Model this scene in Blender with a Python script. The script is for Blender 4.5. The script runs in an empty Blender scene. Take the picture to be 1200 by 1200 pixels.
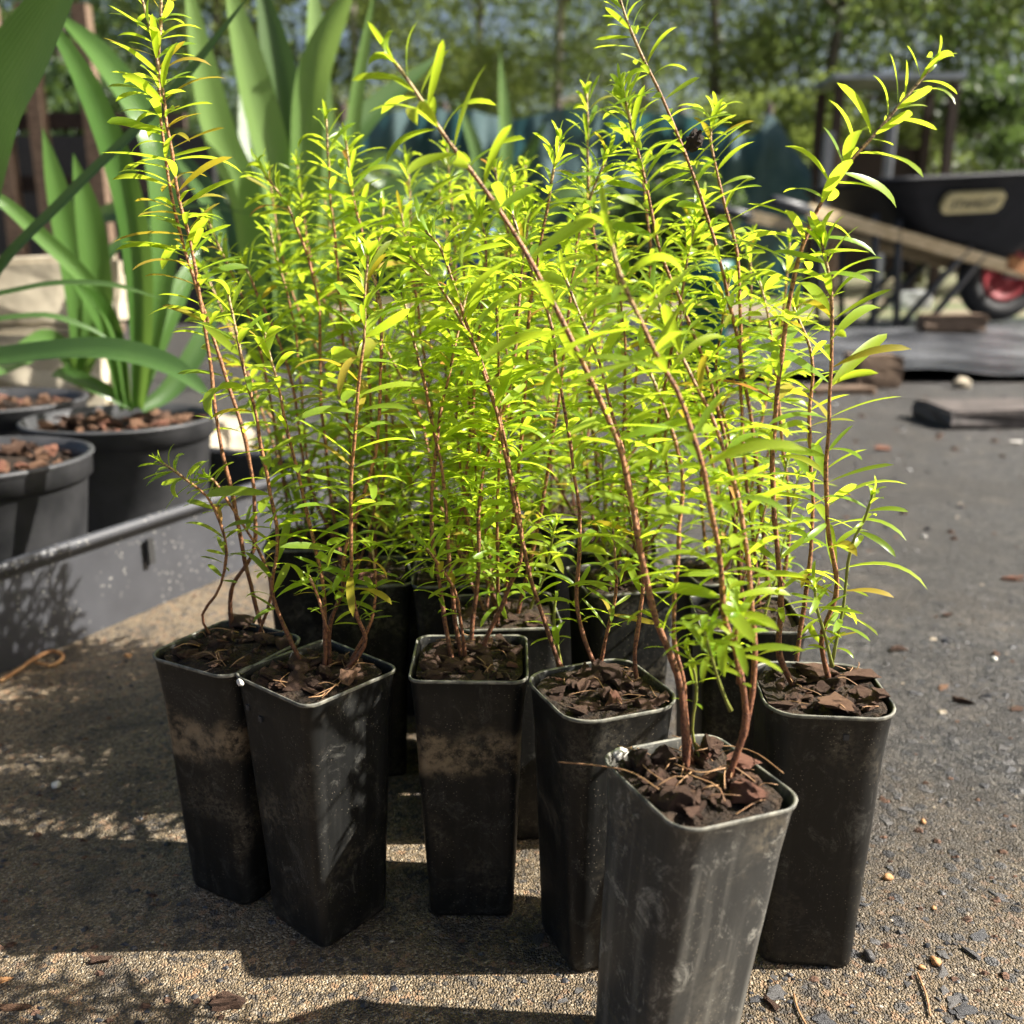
import bpy, bmesh, math, random
import numpy as np
from mathutils import Vector, Matrix, noise

# ------------------------------------------------------------------ camera, sky, sun, exposure
S = bpy.context.scene
PITCH = math.radians(15); CAMH = 0.29; FPX = 1112.0
cam = bpy.data.cameras.new('camera'); camo = bpy.data.objects.new('camera', cam)
S.collection.objects.link(camo); S.camera = camo
cam.sensor_width = 36; cam.lens = 36 * FPX / 1200
camo.location = (0, 0, CAMH); camo.rotation_euler = (math.radians(90) - PITCH, 0, 0)
cam.clip_start = 0.02; cam.clip_end = 600
cam.dof.use_dof = True; cam.dof.focus_distance = 0.385; cam.dof.aperture_fstop = 9.5

SUN_EL = math.radians(42); SUN_AZ = math.radians(-1.5)      # azimuth measured from +X towards +Y
sdir = Vector((math.cos(SUN_EL) * math.cos(SUN_AZ), math.cos(SUN_EL) * math.sin(SUN_AZ), math.sin(SUN_EL)))
W = bpy.data.worlds.new('World'); S.world = W; W.use_nodes = True
wn = W.node_tree.nodes; sky = wn.new('ShaderNodeTexSky'); sky.sky_type = 'NISHITA'; sky.sun_disc = False
sky.dust_density = 5.0; sky.air_density = 1.0; sky.ozone_density = .6; sky.sun_elevation = SUN_EL; sky.sun_rotation = math.pi / 2 - SUN_AZ
W.node_tree.links.new(sky.outputs[0], wn['Background'].inputs[0]); wn['Background'].inputs[1].default_value = 0.05
sl = bpy.data.lights.new('sun', 'SUN'); sl.energy = 5.0; sl.angle = math.radians(0.53); sl.color = (1, .95, .87)
so = bpy.data.objects.new('sun', sl); S.collection.objects.link(so)
so.rotation_euler = sdir.to_track_quat('Z', 'Y').to_euler(); so.location = sdir * 20
S.view_settings.view_transform = 'Standard'; S.view_settings.look = 'None'
S.view_settings.exposure = 1.62; S.view_settings.gamma = 1.0; S.view_settings.use_curve_mapping = False
S.cycles.use_denoising = True; S.cycles.use_light_tree = False
S.cycles.max_bounces = 7; S.cycles.diffuse_bounces = 5; S.cycles.glossy_bounces = 2; S.cycles.transmission_bounces = 6; S.cycles.use_adaptive_sampling = True; S.cycles.adaptive_threshold = .02; S.cycles.caustics_reflective = False; S.cycles.caustics_refractive = False

# ------------------------------------------------------------------ helpers
rnd = random.Random(7)
C = S.collection
def ray(u, v):
    x = (u - 600) / FPX; y = (600 - v) / FPX
    return Vector((x, math.cos(PITCH) + math.sin(PITCH) * y, -math.sin(PITCH) + math.cos(PITCH) * y))
def at_z(u, v, z):
    d = ray(u, v); return Vector((0, 0, CAMH)) + d * ((z - CAMH) / d.z)
def at_y(u, v, Y):
    d = ray(u, v); return Vector((0, 0, CAMH)) + d * (Y / d.y)
def link(name, data, parent=None, loc=None):
    o = bpy.data.objects.new(name, data); C.objects.link(o)
    if parent: o.parent = parent
    if loc is not None: o.location = loc
    return o
def mesh(name, verts, faces, mat=None, smooth=True):
    m = bpy.data.meshes.new(name); m.from_pydata([tuple(v) for v in verts], [], faces)
    if smooth: m.polygons.foreach_set('use_smooth', [True] * len(m.polygons))
    if mat: m.materials.append(mat)
    return m
def tag(o, label=None, cat=None, group=None, kind=None):
    if label: o['label'] = label
    if cat: o['category'] = cat
    if group: o['group'] = group
    if kind: o['kind'] = kind
    return o
def thing(name, loc, label, cat, group=None, rz=0):
    o = link(name, None, loc=loc); o.empty_display_size = .02; o.rotation_euler.z = rz
    return tag(o, label, cat, group)
def spline(pts, n):
    pts = [Vector(p) for p in pts]; P = [pts[0] * 2 - pts[1]] + pts + [pts[-1] * 2 - pts[-2]]
    out = []; k = len(pts) - 1
    for i in range(n + 1):
        t = i / n * k; j = min(int(t), k - 1); t -= j
        a, b, c, d = P[j], P[j + 1], P[j + 2], P[j + 3]
        out.append(.5 * ((2 * b) + (c - a) * t + (2 * a - 5 * b + 4 * c - d) * t * t + (3 * b - a - 3 * c + d) * t ** 3))
    return out
def tangents(p):
    return [((p[min(i + 1, len(p) - 1)] - p[max(i - 1, 0)]).normalized()) for i in range(len(p))]
def tube_data(path, radii, sides=6, V=None, F=None):
    V = [] if V is None else V; F = [] if F is None else F
    T = tangents(path); ref = Vector((0, 1, 0.1)) if abs(T[0].y) < .9 else Vector((1, 0, 0))
    nrm = T[0].cross(ref).normalized(); o = len(V)
    for i, p in enumerate(path):
        nrm = (nrm - T[i] * nrm.dot(T[i])).normalized(); b = T[i].cross(nrm)
        for k in range(sides):
            a = 2 * math.pi * k / sides
            V.append(p + (nrm * math.cos(a) + b * math.sin(a)) * radii[i])
    for i in range(len(path) - 1):
        for k in range(sides):
            F.append((o + i * sides + k, o + i * sides + (k + 1) % sides, o + (i + 1) * sides + (k + 1) % sides, o + (i + 1) * sides + k))
    V.append(path[-1] + T[-1] * radii[-1]); e = len(V) - 1; l = o + (len(path) - 1) * sides
    for k in range(sides): F.append((l + k, l + (k + 1) % sides, e))
    F.append(tuple(o + k for k in reversed(range(sides))))
    return V, F
def box_data(c, s, V=None, F=None, R=None):
    V = [] if V is None else V; F = [] if F is None else F; o = len(V); c = Vector(c)
    for x, y, z in [(-1,-1,-1),(1,-1,-1),(1,1,-1),(-1,1,-1),(-1,-1,1),(1,-1,1),(1,1,1),(-1,1,1)]:
        d = Vector((x * s[0] / 2, y * s[1] / 2, z * s[2] / 2)); V.append(c + (R @ d if R else d))
    for f in [(0,3,2,1),(4,5,6,7),(0,1,5,4),(1,2,6,5),(2,3,7,6),(3,0,4,7)]: F.append(tuple(o + i for i in f))
    return V, F
def rough_box(name, size, mat, bevel=.004, seed=0, amp=.0):
    bm = bmesh.new(); bmesh.ops.create_cube(bm, size=1)
    for v in bm.verts: v.co = Vector((v.co.x * size[0], v.co.y * size[1], v.co.z * size[2]))
    bmesh.ops.subdivide_edges(bm, edges=bm.edges[:], cuts=2, use_grid_fill=True)
    r = random.Random(seed)
    for v in bm.verts: v.co += Vector((r.uniform(-1, 1), r.uniform(-1, 1), r.uniform(-1, 1))) * amp
    sharp = [e for e in bm.edges if len(e.link_faces) == 2 and e.calc_face_angle() > 1.0]
    bmesh.ops.bevel(bm, geom=sharp, offset=bevel, segments=2, affect='EDGES')
    for v in bm.verts: v.co.z += size[2] / 2
    m = bpy.data.meshes.new(name); bm.to_mesh(m); bm.free(); m.materials.append(mat); return m

class N:                                             # tiny node helper
    def __init__(s, name):
        s.m = bpy.data.materials.new(name); s.m.use_nodes = True; s.t = s.m.node_tree
        s.b = s.t.nodes['Principled BSDF']; s.out = s.t.nodes['Material Output']
        s.tc = s.t.nodes.new('ShaderNodeTexCoord')
    def n(s, typ, **k):
        x = s.t.nodes.new('ShaderNode' + typ)
        for a, b in k.items(): setattr(x, a, b)
        return x
    def l(s, a, b): s.t.links.new(a, b)
    def setv(s, sock, v):
        if isinstance(v, bpy.types.NodeSocket): s.l(v, sock)
        else: sock.default_value = (*v, 1) if isinstance(v, (tuple, list)) and len(v) == 3 and sock.type == 'RGBA' else v
    def co(s, kind='Object', scale=(1, 1, 1), off=None):
        mp = s.n('Mapping'); s.l(s.tc.outputs[kind], mp.inputs[0]); mp.inputs['Scale'].default_value = scale
        if off is not None: s.l(off, mp.inputs['Location'])
        return mp.outputs[0]
    def noise(s, co, scale, detail=4, rough=.55, dist=0):
        x = s.n('TexNoise'); s.l(co, x.inputs['Vector']); x.inputs['Scale'].default_value = scale
        x.inputs['Detail'].default_value = detail; x.inputs['Roughness'].default_value = rough; x.inputs['Distortion'].default_value = dist
        return x.outputs['Fac']
    def voro(s, co, scale, feature='F1', out='Distance', rand=1):
        x = s.n('TexVoronoi', feature=feature); s.l(co, x.inputs['Vector']); x.inputs['Scale'].default_value = scale
        x.inputs['Randomness'].default_value = rand; return x.outputs[out]
    def ramp(s, fac, a, b, va=0., vb=1.):
        x = s.n('MapRange'); x.interpolation_type = 'SMOOTHSTEP'; s.setv(x.inputs['Value'], fac)
        x.inputs['From Min'].default_value = a; x.inputs['From Max'].default_value = b
        x.inputs['To Min'].default_value = va; x.inputs['To Max'].default_value = vb; return x.outputs[0]
    def math(s, op, a, b=0.):
        x = s.n('Math', operation=op); s.setv(x.inputs[0], a); s.setv(x.inputs[1], b); return x.outputs[0]
    def mix(s, f, a, b, bt='MIX'):
        x = s.n('Mix', data_type='RGBA', blend_type=bt); s.setv(x.inputs[0], f); s.setv(x.inputs[6], a); s.setv(x.inputs[7], b)
        return x.outputs[2]
    def bump(s, h, strength=.5, dist=.001):
        x = s.n('Bump'); s.l(h, x.inputs['Height']); x.inputs['Strength'].default_value = strength
        x.inputs['Distance'].default_value = dist; s.l(x.outputs[0], s.b.inputs['Normal']); return x.outputs[0]
    def rand(s): return s.n('ObjectInfo').outputs['Random']
    def done(s, col, rough=.6, spec=.5, metal=0.):
        s.setv(s.b.inputs['Base Color'], col); s.setv(s.b.inputs['Roughness'], rough)
        s.b.inputs['Specular IOR Level'].default_value = spec; s.b.inputs['Metallic'].default_value = metal; return s.m

def m_simple(name, c1, c2, scale=60, rough=.6, spec=.4, bump=.3, bd=.001, stretch=(1, 1, 1), randv=0.):
    k = N(name); co = k.co(scale=stretch); n1 = k.noise(co, scale, 6); col = k.mix(k.ramp(n1, .3, .7), c1, c2)
    if randv: col = k.mix(k.math('MULTIPLY', k.rand(), randv), col, (c1[0] * .25, c1[1] * .22, c1[2] * .2))
    k.bump(k.noise(co, scale * 2.5, 5), bump, bd); return k.done(col, rough, spec)

def leaf_mat(name, ca, cb, cold, trans, mixf=.45, rough=.38, veins=0, noise_s=40, spec=.4, dark=None):
    k = N(name); la = k.n('Attribute', attribute_name='lr'); r = k.math('FRACT', k.math('ADD', k.rand(), la.outputs['Fac'])); col = k.mix(k.ramp(r, .1, .9), ca, cb); col = k.mix(k.ramp(r, .955, 1.0, 0, .8), col, cold)
    if dark: r2 = k.math('FRACT', k.math('MULTIPLY', r, 17.3)); col = k.mix(k.ramp(r2, .36, .0, 0, .8), col, dark); col = k.mix(k.ramp(k.noise(k.co(), 9, 4, .7), .62, .74, 0, .22), col, (.36, .32, .06))
    nz = k.noise(k.co(scale=(1, 1, 1)), noise_s, 3); col = k.mix(k.ramp(nz, .3, .75, 0, .35), col, cb)
    if veins:
        va = k.n('Attribute', attribute_name='across'); wv = k.math('SINE', k.math('MULTIPLY', va.outputs['Fac'], 46.)); col = k.mix(k.ramp(wv, -.2, 1, 0, .5), col, cb if veins == 1 else ca); k.bump(wv, .25, .0006)
    k.done(col, rough, spec)
    tr = k.n('BsdfTranslucent'); tcol = k.mix(.68, col, trans); k.l(tcol, tr.inputs['Color'])
    mx = k.n('MixShader'); mx.inputs[0].default_value = mixf; k.l(k.b.outputs[0], mx.inputs[1]); k.l(tr.outputs[0], mx.inputs[2])
    k.l(mx.outputs[0], k.out.inputs[0]); return k.m

# ------------------------------------------------------------------ materials
M = {}
M['leaf'] = leaf_mat('seedling_leaf', (.16, .30, .026), (.32, .42, .036), (.42, .30, .06), (.74, .92, .04), .57, .36, spec=.6, dark=(.08, .17, .025))
M['old_leaf'] = leaf_mat('withered_leaf', (.42, .22, .06), (.45, .28, .08), (.4, .2, .06), (.55, .26, .05), .4, .5)
M['yellow_leaf'] = leaf_mat('yellowed_leaf', (.32, .30, .03), (.38, .28, .04), (.4, .28, .05), (.6, .48, .03), .5, .45)
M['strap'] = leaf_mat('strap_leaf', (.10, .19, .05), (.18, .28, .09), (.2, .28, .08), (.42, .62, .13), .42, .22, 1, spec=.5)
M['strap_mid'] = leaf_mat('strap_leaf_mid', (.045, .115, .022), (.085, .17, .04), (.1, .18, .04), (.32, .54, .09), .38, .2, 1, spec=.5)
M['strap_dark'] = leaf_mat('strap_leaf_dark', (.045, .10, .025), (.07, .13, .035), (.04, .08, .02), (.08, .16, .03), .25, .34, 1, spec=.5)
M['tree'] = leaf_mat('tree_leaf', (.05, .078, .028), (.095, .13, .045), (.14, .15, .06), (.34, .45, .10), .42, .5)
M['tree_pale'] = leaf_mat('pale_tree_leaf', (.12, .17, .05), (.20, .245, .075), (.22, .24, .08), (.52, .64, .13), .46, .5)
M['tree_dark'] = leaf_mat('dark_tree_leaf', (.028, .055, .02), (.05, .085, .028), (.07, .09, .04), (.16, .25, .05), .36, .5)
k = N('stem_bark'); at = k.n('Attribute', attribute_name='tt')
col = k.mix(k.ramp(at.outputs['Fac'], .0, .55), (.17, .068, .034), (.38, .17, .075)); col = k.mix(k.ramp(at.outputs['Fac'], .72, 1.0), col, (.50, .36, .17))
nz = k.noise(k.co(), 900, 3); col = k.mix(k.ramp(nz, .45, .65), col, (.07, .028, .018)); col = k.mix(k.ramp(k.noise(k.co(), 300, 2), .62, .7, 0, .6), col, (.32, .19, .09))
k.bump(nz, .8, .0006); M['stem'] = k.done(col, .55, .4)
k = N('green_stem'); nz = k.noise(k.co(), 500, 3); M['green_stem'] = k.done(k.mix(nz, (.12, .17, .03), (.26, .24, .05)), .5)

def pot_mat(name, band, scratch, dust, c0=.0055, c1=.015):
    k = N(name); r = k.math('MULTIPLY', k.rand(), 9.7); cmb = k.n('CombineXYZ'); [k.l(r, cmb.inputs[i]) for i in range(3)]
    co = k.co(off=cmb.outputs[0]); sep = k.n('SeparateXYZ'); k.l(k.tc.outputs['Object'], sep.inputs[0])
    col = k.mix(k.noise(co, 14, 4), (c0, c0 * 1.02, c0 * .98), (c1, c1 * 1.02, c1 * .98))
    fine = k.noise(co, 420, 4, .7)
    d1 = k.math('MULTIPLY', k.ramp(k.noise(co, 26, 6, .6), .5, .75), k.ramp(fine, .38, .62))
    col = k.mix(k.math('MULTIPLY', d1, dust), col, (.23, .195, .14))
    streak = k.noise(k.co(scale=(160, 160, 9), off=cmb.outputs[0]), 1, 3)
    col = k.mix(k.ramp(streak, .45, .8, 0, .3 if scratch < .5 else .7), col, (.05, .05, .047) if scratch < .5 else (.17, .165, .145))
    if band:
        zz = k.math('ADD', sep.outputs[2], k.math('MULTIPLY', k.noise(co, 45, 4), .03))
        b = k.math('MULTIPLY', k.ramp(zz, .086, .094), k.ramp(zz, .112, .103)); b = k.math('MULTIPLY', b, k.ramp(k.noise(co, 130, 5, .7), .36, .64))
        col = k.mix(k.math('MULTIPLY', b, band), col, (.28, .21, .13))
    sc = k.noise(k.co(scale=(1, 1, .8), off=cmb.outputs[0]), 70, 9, .85, .9)
    if scratch > .5: col = k.mix(k.math('MULTIPLY', k.ramp(k.noise(co, 17, 6, .7), .46, .70, 0, .55), k.ramp(fine, .25, .6, .4, 1)), col, (.15, .14, .115))
    col = k.mix(k.math('MULTIPLY', k.ramp(sc, .53, .62, 0, scratch), k.ramp(fine, .30, .6, .2, 1)), col, (.33, .32, .28))
    spk = k.math('MULTIPLY', k.ramp(k.voro(co, 620), .20, .08), k.ramp(k.noise(co, 60, 2), .42, .6))
    col = k.mix(k.math('MULTIPLY', spk, .4), col, (.38, .33, .25))
    k.bump(k.noise(co, 160, 5), .25, .0006)
    return k.done(col, k.ramp(d1, 0, 1, .40, .75), .25)
M['pot'] = pot_mat('black_pot_plastic', 0, .14, .55); M['pot_band'] = pot_mat('black_pot_plastic_stained', .8, .1, .5)
M['pot_scratch'] = pot_mat('black_pot_plastic_scratched', 0, .7, 1.0, .02, .06)
M['pot_round'] = m_simple('nursery_pot_plastic', (.028, .029, .031), (.06, .06, .063), 25, .5, .4, .2)
M['rim_dust'] = m_simple('dusty_rim', (.04, .042, .038), (.22, .21, .17), 160, .6)
M['soil'] = m_simple('potting_mix', (.010, .007, .005), (.05, .032, .02), 220, .85, .25, 1., .003)
M['bark'] = m_simple('bark_chip', (.055, .032, .022), (.32, .185, .125), 260, .85, .25, 1., .003, (1, 3, 1), .7)
M['bark_pale'] = m_simple('pale_bark_chip', (.16, .085, .05), (.30, .17, .10), 170, .8, .3, 1., .0015, (1, 2.5, 1), .3)
M['bark_red'] = m_simple('red_bark_chip', (.16, .065, .042), (.34, .16, .10), 200, .75, .3, 1., .0015)
M['fibre'] = m_simple('straw_fibre', (.20, .10, .045), (.36, .21, .10), 300, .6)
M['tray'] = m_simple('tray_plastic', (.035, .037, .043), (.075, .077, .085), 90, .5, .5, .3)
k = N('tray_speckled'); co = k.co(); c = k.mix(k.noise(co, 30, 5), (.026, .027, .031), (.058, .06, .068))
sp = k.math('MULTIPLY', k.ramp(k.voro(co, 190), .26, .10), k.ramp(k.noise(co, 22, 3), .45, .62)); M['tray'] = k.done(k.mix(k.math('MULTIPLY', sp, .7), c, (.34, .33, .30)), .5)
M['pebble_white'] = m_simple('pale_pebble', (.55, .52, .46), (.75, .72, .66), 120, .6)
M['pebble_tan'] = m_simple('tan_grit', (.24, .19, .13), (.42, .36, .27), 300, .6)
M['pebble_orange'] = m_simple('orange_pebble', (.36, .16, .06), (.5, .28, .12), 120, .6)
M['wood'] = m_simple('old_timber', (.09, .06, .04), (.22, .15, .10), 30, .8, .3, .6, .002, (1, 8, 8))
M['wood_dark'] = m_simple('dark_timber', (.025, .018, .014), (.07, .048, .036), 30, .8, .3, .6, .002, (1, 8, 8))
M['handle_wood'] = m_simple('weathered_handle', (.46, .34, .18), (.74, .60, .38), 18, .75, .3, .5, .002, (1, 6, 6))
M['rust'] = m_simple('rust', (.20, .08, .03), (.36, .17, .06), 40, .85)
M['black_steel'] = m_simple('black_steel', (.018, .02, .024), (.04, .044, .05), 30, .45)
M['tub'] = m_simple('black_tub_plastic', (.007, .008, .011), (.014, .015, .019), 14, .6, .2, .2)
M['tyre'] = m_simple('tyre_rubber', (.016, .016, .017), (.035, .035, .036), 60, .75)
M['wheel_red'] = m_simple('red_wheel', (.20, .012, .02), (.28, .025, .03), 20, .5)
M['steel'] = m_simple('galvanised', (.14, .15, .17), (.22, .23, .25), 40, .4)
M['plate'] = m_simple('cream_plate', (.66, .56, .27), (.76, .66, .36), 40, .5, .4, .1)
M['print_shade_black'] = m_simple('black_print_and_shade', (.02, .02, .02), (.03, .03, .03), 40, .6)
M['cream_block'] = m_simple('cream_block', (.30, .26, .19), (.50, .44, .33), 14, .85, .3, .6, .003)
M['roofing'] = m_simple('grey_roofing', (.20, .23, .27), (.32, .35, .40), 6, .5)
M['trunk'] = m_simple('tree_bark', (.05, .042, .034), (.14, .12, .095), 9, .9, .2, 1., .02, (1, 1, .3))
M['trunk_pale'] = m_simple('pale_tree_bark', (.26, .23, .19), (.48, .44, .37), 7, .85, .2, .6, .02, (1, 1, .3))
M['white_block'] = m_simple('white_painted_block', (.6, .62, .62), (.75, .76, .76), 8, .6)
M['black_paver'] = m_simple('dark_paver', (.05, .042, .038), (.12, .10, .09), 40, .55, .5, .5, .002)
M['teal_pot'] = m_simple('teal_plastic', (.004, .06, .05), (.006, .09, .075), 20, .45)
M['blue'] = m_simple('blue_plastic', (.03, .12, .5), (.05, .18, .6), 20, .45)
# shade cloth
k = N('teal_shade_cloth'); co = k.co(); c = k.mix(k.ramp(k.noise(co, 1.1, 5, .7), .35, .65), (.05, .10, .105), (.13, .20, .205)); c = k.mix(k.ramp(k.noise(co, 40, 2), .5, .7, 0, .4), c, (.008, .05, .06))
k.done(c, .65, .3); tr = k.n('BsdfTranslucent'); tr.inputs[0].default_value = (.05, .14, .15, 1); mx = k.n('MixShader'); mx.inputs[0].default_value = .3
k.l(k.b.outputs[0], mx.inputs[1]); k.l(tr.outputs[0], mx.inputs[2]); k.l(mx.outputs[0], k.out.inputs[0]); M['cloth'] = k.m
k = N('black_sheeting'); co = k.co(); wv = k.noise(k.co(scale=(1, 3, 1)), 5, 5, .6, .6); k.bump(wv, .7, .03)
M['sheeting'] = k.done(k.mix(k.ramp(k.noise(co, 3.5, 5), .35, .7), (.03, .032, .037), (.15, .155, .165)), .22, .6)
# ground: sand-coloured exposed aggregate concrete, darker bitumen towards the right and back
k = N('yard_concrete'); co = k.co('Object'); sep = k.n('SeparateXYZ'); k.l(co, sep.inputs[0])
g1 = k.noise(co, 900, 3, .7); g2 = k.noise(co, 260, 4, .6); big = k.noise(co, 9, 5, .6); big2 = k.noise(co, 2.6, 4, .6)
def cell(sc):
    x = k.n('SeparateXYZ'); k.l(k.voro(co, sc, 'F1', 'Color'), x.inputs[0]); return x.outputs
c1 = cell(1050); c2 = cell(330); c3 = cell(150); g3 = c1[0]
sand = k.mix(k.ramp(c1[0], .15, .95), (.13, .095, .055), (.36, .265, .155)); sand = k.mix(k.ramp(c1[1], .86, .92, 0, .8), sand, (.55, .46, .33)); sand = k.mix(k.ramp(k.noise(co, 60, 5, .7), .5, .64, 0, .6), sand, (.085, .066, .042)); sand = k.mix(k.ramp(c2[0], .86, .89, 0, .8), sand, (.06, .055, .05)); sand = k.mix(k.ramp(c2[1], .9, .93, 0, .7), sand, (.40, .24, .13))
grey = k.mix(k.ramp(c1[0], .1, .9), (.009, .009, .010), (.055, .052, .049)); grey = k.mix(k.ramp(c2[0], .5, .55, 0, .9), grey, k.mix(c2[1], (.009, .010, .013), (.16, .145, .125))); grey = k.mix(k.ramp(c1[1], .93, .97, 0, .8), grey, (.30, .28, .25)); grey = k.mix(k.ramp(c3[0], .66, .69, 0, .9), grey, k.mix(c3[1], (.008, .009, .012), (.15, .138, .12)))
grey = k.mix(k.ramp(k.noise(co, 4, 5, .6), .5, .68, 0, .6), grey, k.mix(c1[0], (.04, .03, .022), (.105, .085, .064)))
fx = k.math('ADD', k.math('MULTIPLY', sep.outputs[0], .85), k.math('MULTIPLY', k.math('SUBTRACT', sep.outputs[1], .46), .75))
fx = k.math('ADD', fx, k.math('MULTIPLY', k.math('SUBTRACT', big, .5), .28))
mask = k.ramp(fx, -.02, .30); pale = k.ramp(fx, -.25, -.42)
col = k.mix(mask, sand, grey); brown = k.mix(c1[0], (.08, .06, .042), (.36, .28, .205)); col = k.mix(k.math('MULTIPLY', pale, .85), col, brown)
st = k.voro(co, 120, 'F1', 'Color'); sd = k.voro(co, 120); ss = k.n('SeparateXYZ'); k.l(st, ss.inputs[0])
sm = k.math('MULTIPLY', k.ramp(sd, .42, .33), k.ramp(ss.outputs[0], .52, .56)); sm = k.math('MULTIPLY', sm, k.ramp(fx, -.12, .12, .25, 1))
col = k.mix(sm, col, k.mix(ss.outputs[1], (.022, .024, .03), (.11, .108, .108)))
c4 = cell(62); col = k.mix(k.math('MULTIPLY', k.math('MULTIPLY', k.ramp(c4[0], .70, .73, 0, .8), k.ramp(k.voro(co, 62), .5, .40)), mask), col, k.mix(c4[1], (.012, .013, .016), (.17, .155, .14))); col = k.mix(k.ramp(big2, .45, .65, 0, .6), col, (.045, .038, .03)); col = k.mix(k.ramp(k.noise(co, 11, 6, .7, .8), .55, .63, 0, .5), col, (.04, .034, .027)); col = k.mix(k.ramp(k.noise(co, 26, 5, .65), .54, .68, 0, .65), col, (.045, .038, .03))
col = k.mix(k.math('MULTIPLY', k.ramp(k.noise(co, 17, 6, .75), .50, .66, 0, .75), mask), col, k.mix(c2[0], (.05, .04, .03), (.20, .17, .135)))
col = k.mix(k.math('ADD', k.math('MULTIPLY', mask, .22), .16), col, (.006, .006, .006))
h = k.math('ADD', k.math('MULTIPLY', k.voro(co, 1050), -.5), k.math('ADD', k.math('MULTIPLY', g2, .8), k.math('MULTIPLY', sm, .35)))
k.bump(h, 1.0, .0035); M['ground'] = k.done(col, k.ramp(k.noise(co, 500, 2), .4, .7, .38, .8), .5)
k = N('rough_grass'); co = k.co(); M['lawn'] = k.done(k.mix(k.ramp(k.noise(co, 1.3, 5), .35, .65), k.mix(k.noise(co, 30, 4), (.16, .12, .08), (.26, .20, .14)), k.mix(k.noise(co, 25, 4), (.04, .07, .02), (.09, .12, .03))), .9)
k = N('slate_stone'); r = k.rand(); c = k.mix(k.ramp(r, .2, 1), (.014, .016, .021), (.065, .062, .06)); c = k.mix(k.ramp(k.noise(k.co(), 300, 4), .4, .8, 0, .5), c, (.17, .15, .13)); k.bump(k.noise(k.co(), 500, 4), .5, .0006); M['slate'] = k.done(c, .42, .5)

# ------------------------------------------------------------------ setting: ground
def sheet(name, x0, x1, y0, y1, z, nx, ny, mat, amp=0, sc=1.):
    V = []; F = []
    for j in range(ny + 1):
        for i in range(nx + 1):
            x = x0 + (x1 - x0) * i / nx; y = y0 + (y1 - y0) * j / ny
            V.append((x, y, z + (amp * noise.noise(Vector((x, y * 1.5, 3.3)) * sc) if amp else 0)))
    for j in range(ny):
        for i in range(nx):
            a = j * (nx + 1) + i; F.append((a, a + 1, a + nx + 2, a + nx + 1))
    return mesh(name, V, F, mat)
ground = link('ground', sheet('ground', -150, 150, -60, 240, 0, 4, 4, M['ground'])); tag(ground, kind='structure')
lawn = link('lawn', sheet('lawn', -60, 60, 4.75, 120, .005, 4, 4, M['lawn'])); tag(lawn, kind='structure')
# embedded slate stones
def stone_mesh(seed, flat, sub=1):
    bm = bmesh.new(); bmesh.ops.create_icosphere(bm, subdivisions=sub, radius=1); r = random.Random(seed); o = Vector((r.random(), r.random(), r.random())) * 40
    for v in bm.verts:
        d = 1 + .5 * noise.noise(v.co * 1.1 + o) + .25 * noise.noise(v.co * 2.7 + o); v.co = Vector((v.co.x * d, v.co.y * d * .72, v.co.z * d * flat))
    m = bpy.data.meshes.new('stone'); bm.to_mesh(m); bm.free(); return m
def chip_mesh(seed):
    r = random.Random(seed); bm = bmesh.new(); fl = r.uniform(.28, .6); bb = r.uniform(.5, .85)
    for i in range(16): bm.verts.new((r.uniform(-1, 1), r.uniform(-bb, bb), r.uniform(-fl, fl)))
    g = bmesh.ops.convex_hull(bm, input=bm.verts[:]); bmesh.ops.delete(bm, geom=[v for v in bm.verts if not v.link_faces], context='VERTS')
    bmesh.ops.subdivide_edges(bm, edges=bm.edges[:], cuts=2, use_grid_fill=True); o = Vector((seed, 3, 5))
    for v in bm.verts: v.co *= .95 + .28 * noise.noise(v.co * 2.2 + o) + .22 * noise.noise(v.co * 5.5 + o) + r.uniform(-.05, .05)
    m = bpy.data.meshes.new('bark_chip'); bm.to_mesh(m); bm.free(); return m
SM = []
for i in range(8): m = chip_mesh(50 + i); m.materials.append(M['slate']); SM.append(m)
for i in range(290):
    for _ in range(30):
        u = rnd.uniform(560, 1260); v = 1225 - (rnd.random() ** 1.5) * 560
        if rnd.random() < (.35 if u < 860 else 1): break
    p = at_z(u, v, 0); s = .0012 + .0042 * rnd.random() ** 2.4
    o = link('stone', SM[i % 8], ground, (p.x, p.y, .0001)); o.scale = (s, s, s * .5); o.rotation_euler = (rnd.uniform(-.12, .12), rnd.uniform(-.12, .12), rnd.uniform(0, 6.3))
for i, (u, v, s, mt) in enumerate([(1040, 1030, .0024, 'pebble_orange'), (1094, 1065, .0014, 'pebble_orange'), (1096, 1129, .0026, 'pebble_orange'), (1080, 1135, .0016, 'pebble_orange'), (1082, 964, .0018, 'pebble_orange'), (66, 922, .003, 'pebble_white'), (1083, 630, .003, 'pebble_white'), (1165, 774, .0028, 'pebble_white'), (1018, 1122, .0032, 'slate'), (150, 770, .003, 'pebble_orange')]):
    m = stone_mesh(90 + i, .6, 2); m.materials.append(M[mt]); m.polygons.foreach_set('use_smooth', [True] * len(m.polygons)); p = at_z(u, v, 0)
    o = link('pebble', m, None, (p.x, p.y, s * .4)); o.scale = (s, s, s); o.rotation_euler.z = i
    tag(o, ['russet pebble on the concrete right of the front right pot', 'tiny reddish pebble on concrete at lower right', 'bright orange pebble lying on concrete at lower right', 'small orange pebble beside a brighter one at lower right', 'brick red pebble on the concrete beside the right pot', 'white pebble on shaded concrete at far left', 'white round pebble on bitumen beside the rightmost seedling', 'pale pebble on the bitumen at the right edge', 'pale grey stone by the base of the right pot', 'orange pebble on sunlit concrete near the long tray'][i], 'pebble', 'loose pebbles on the ground')

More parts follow.
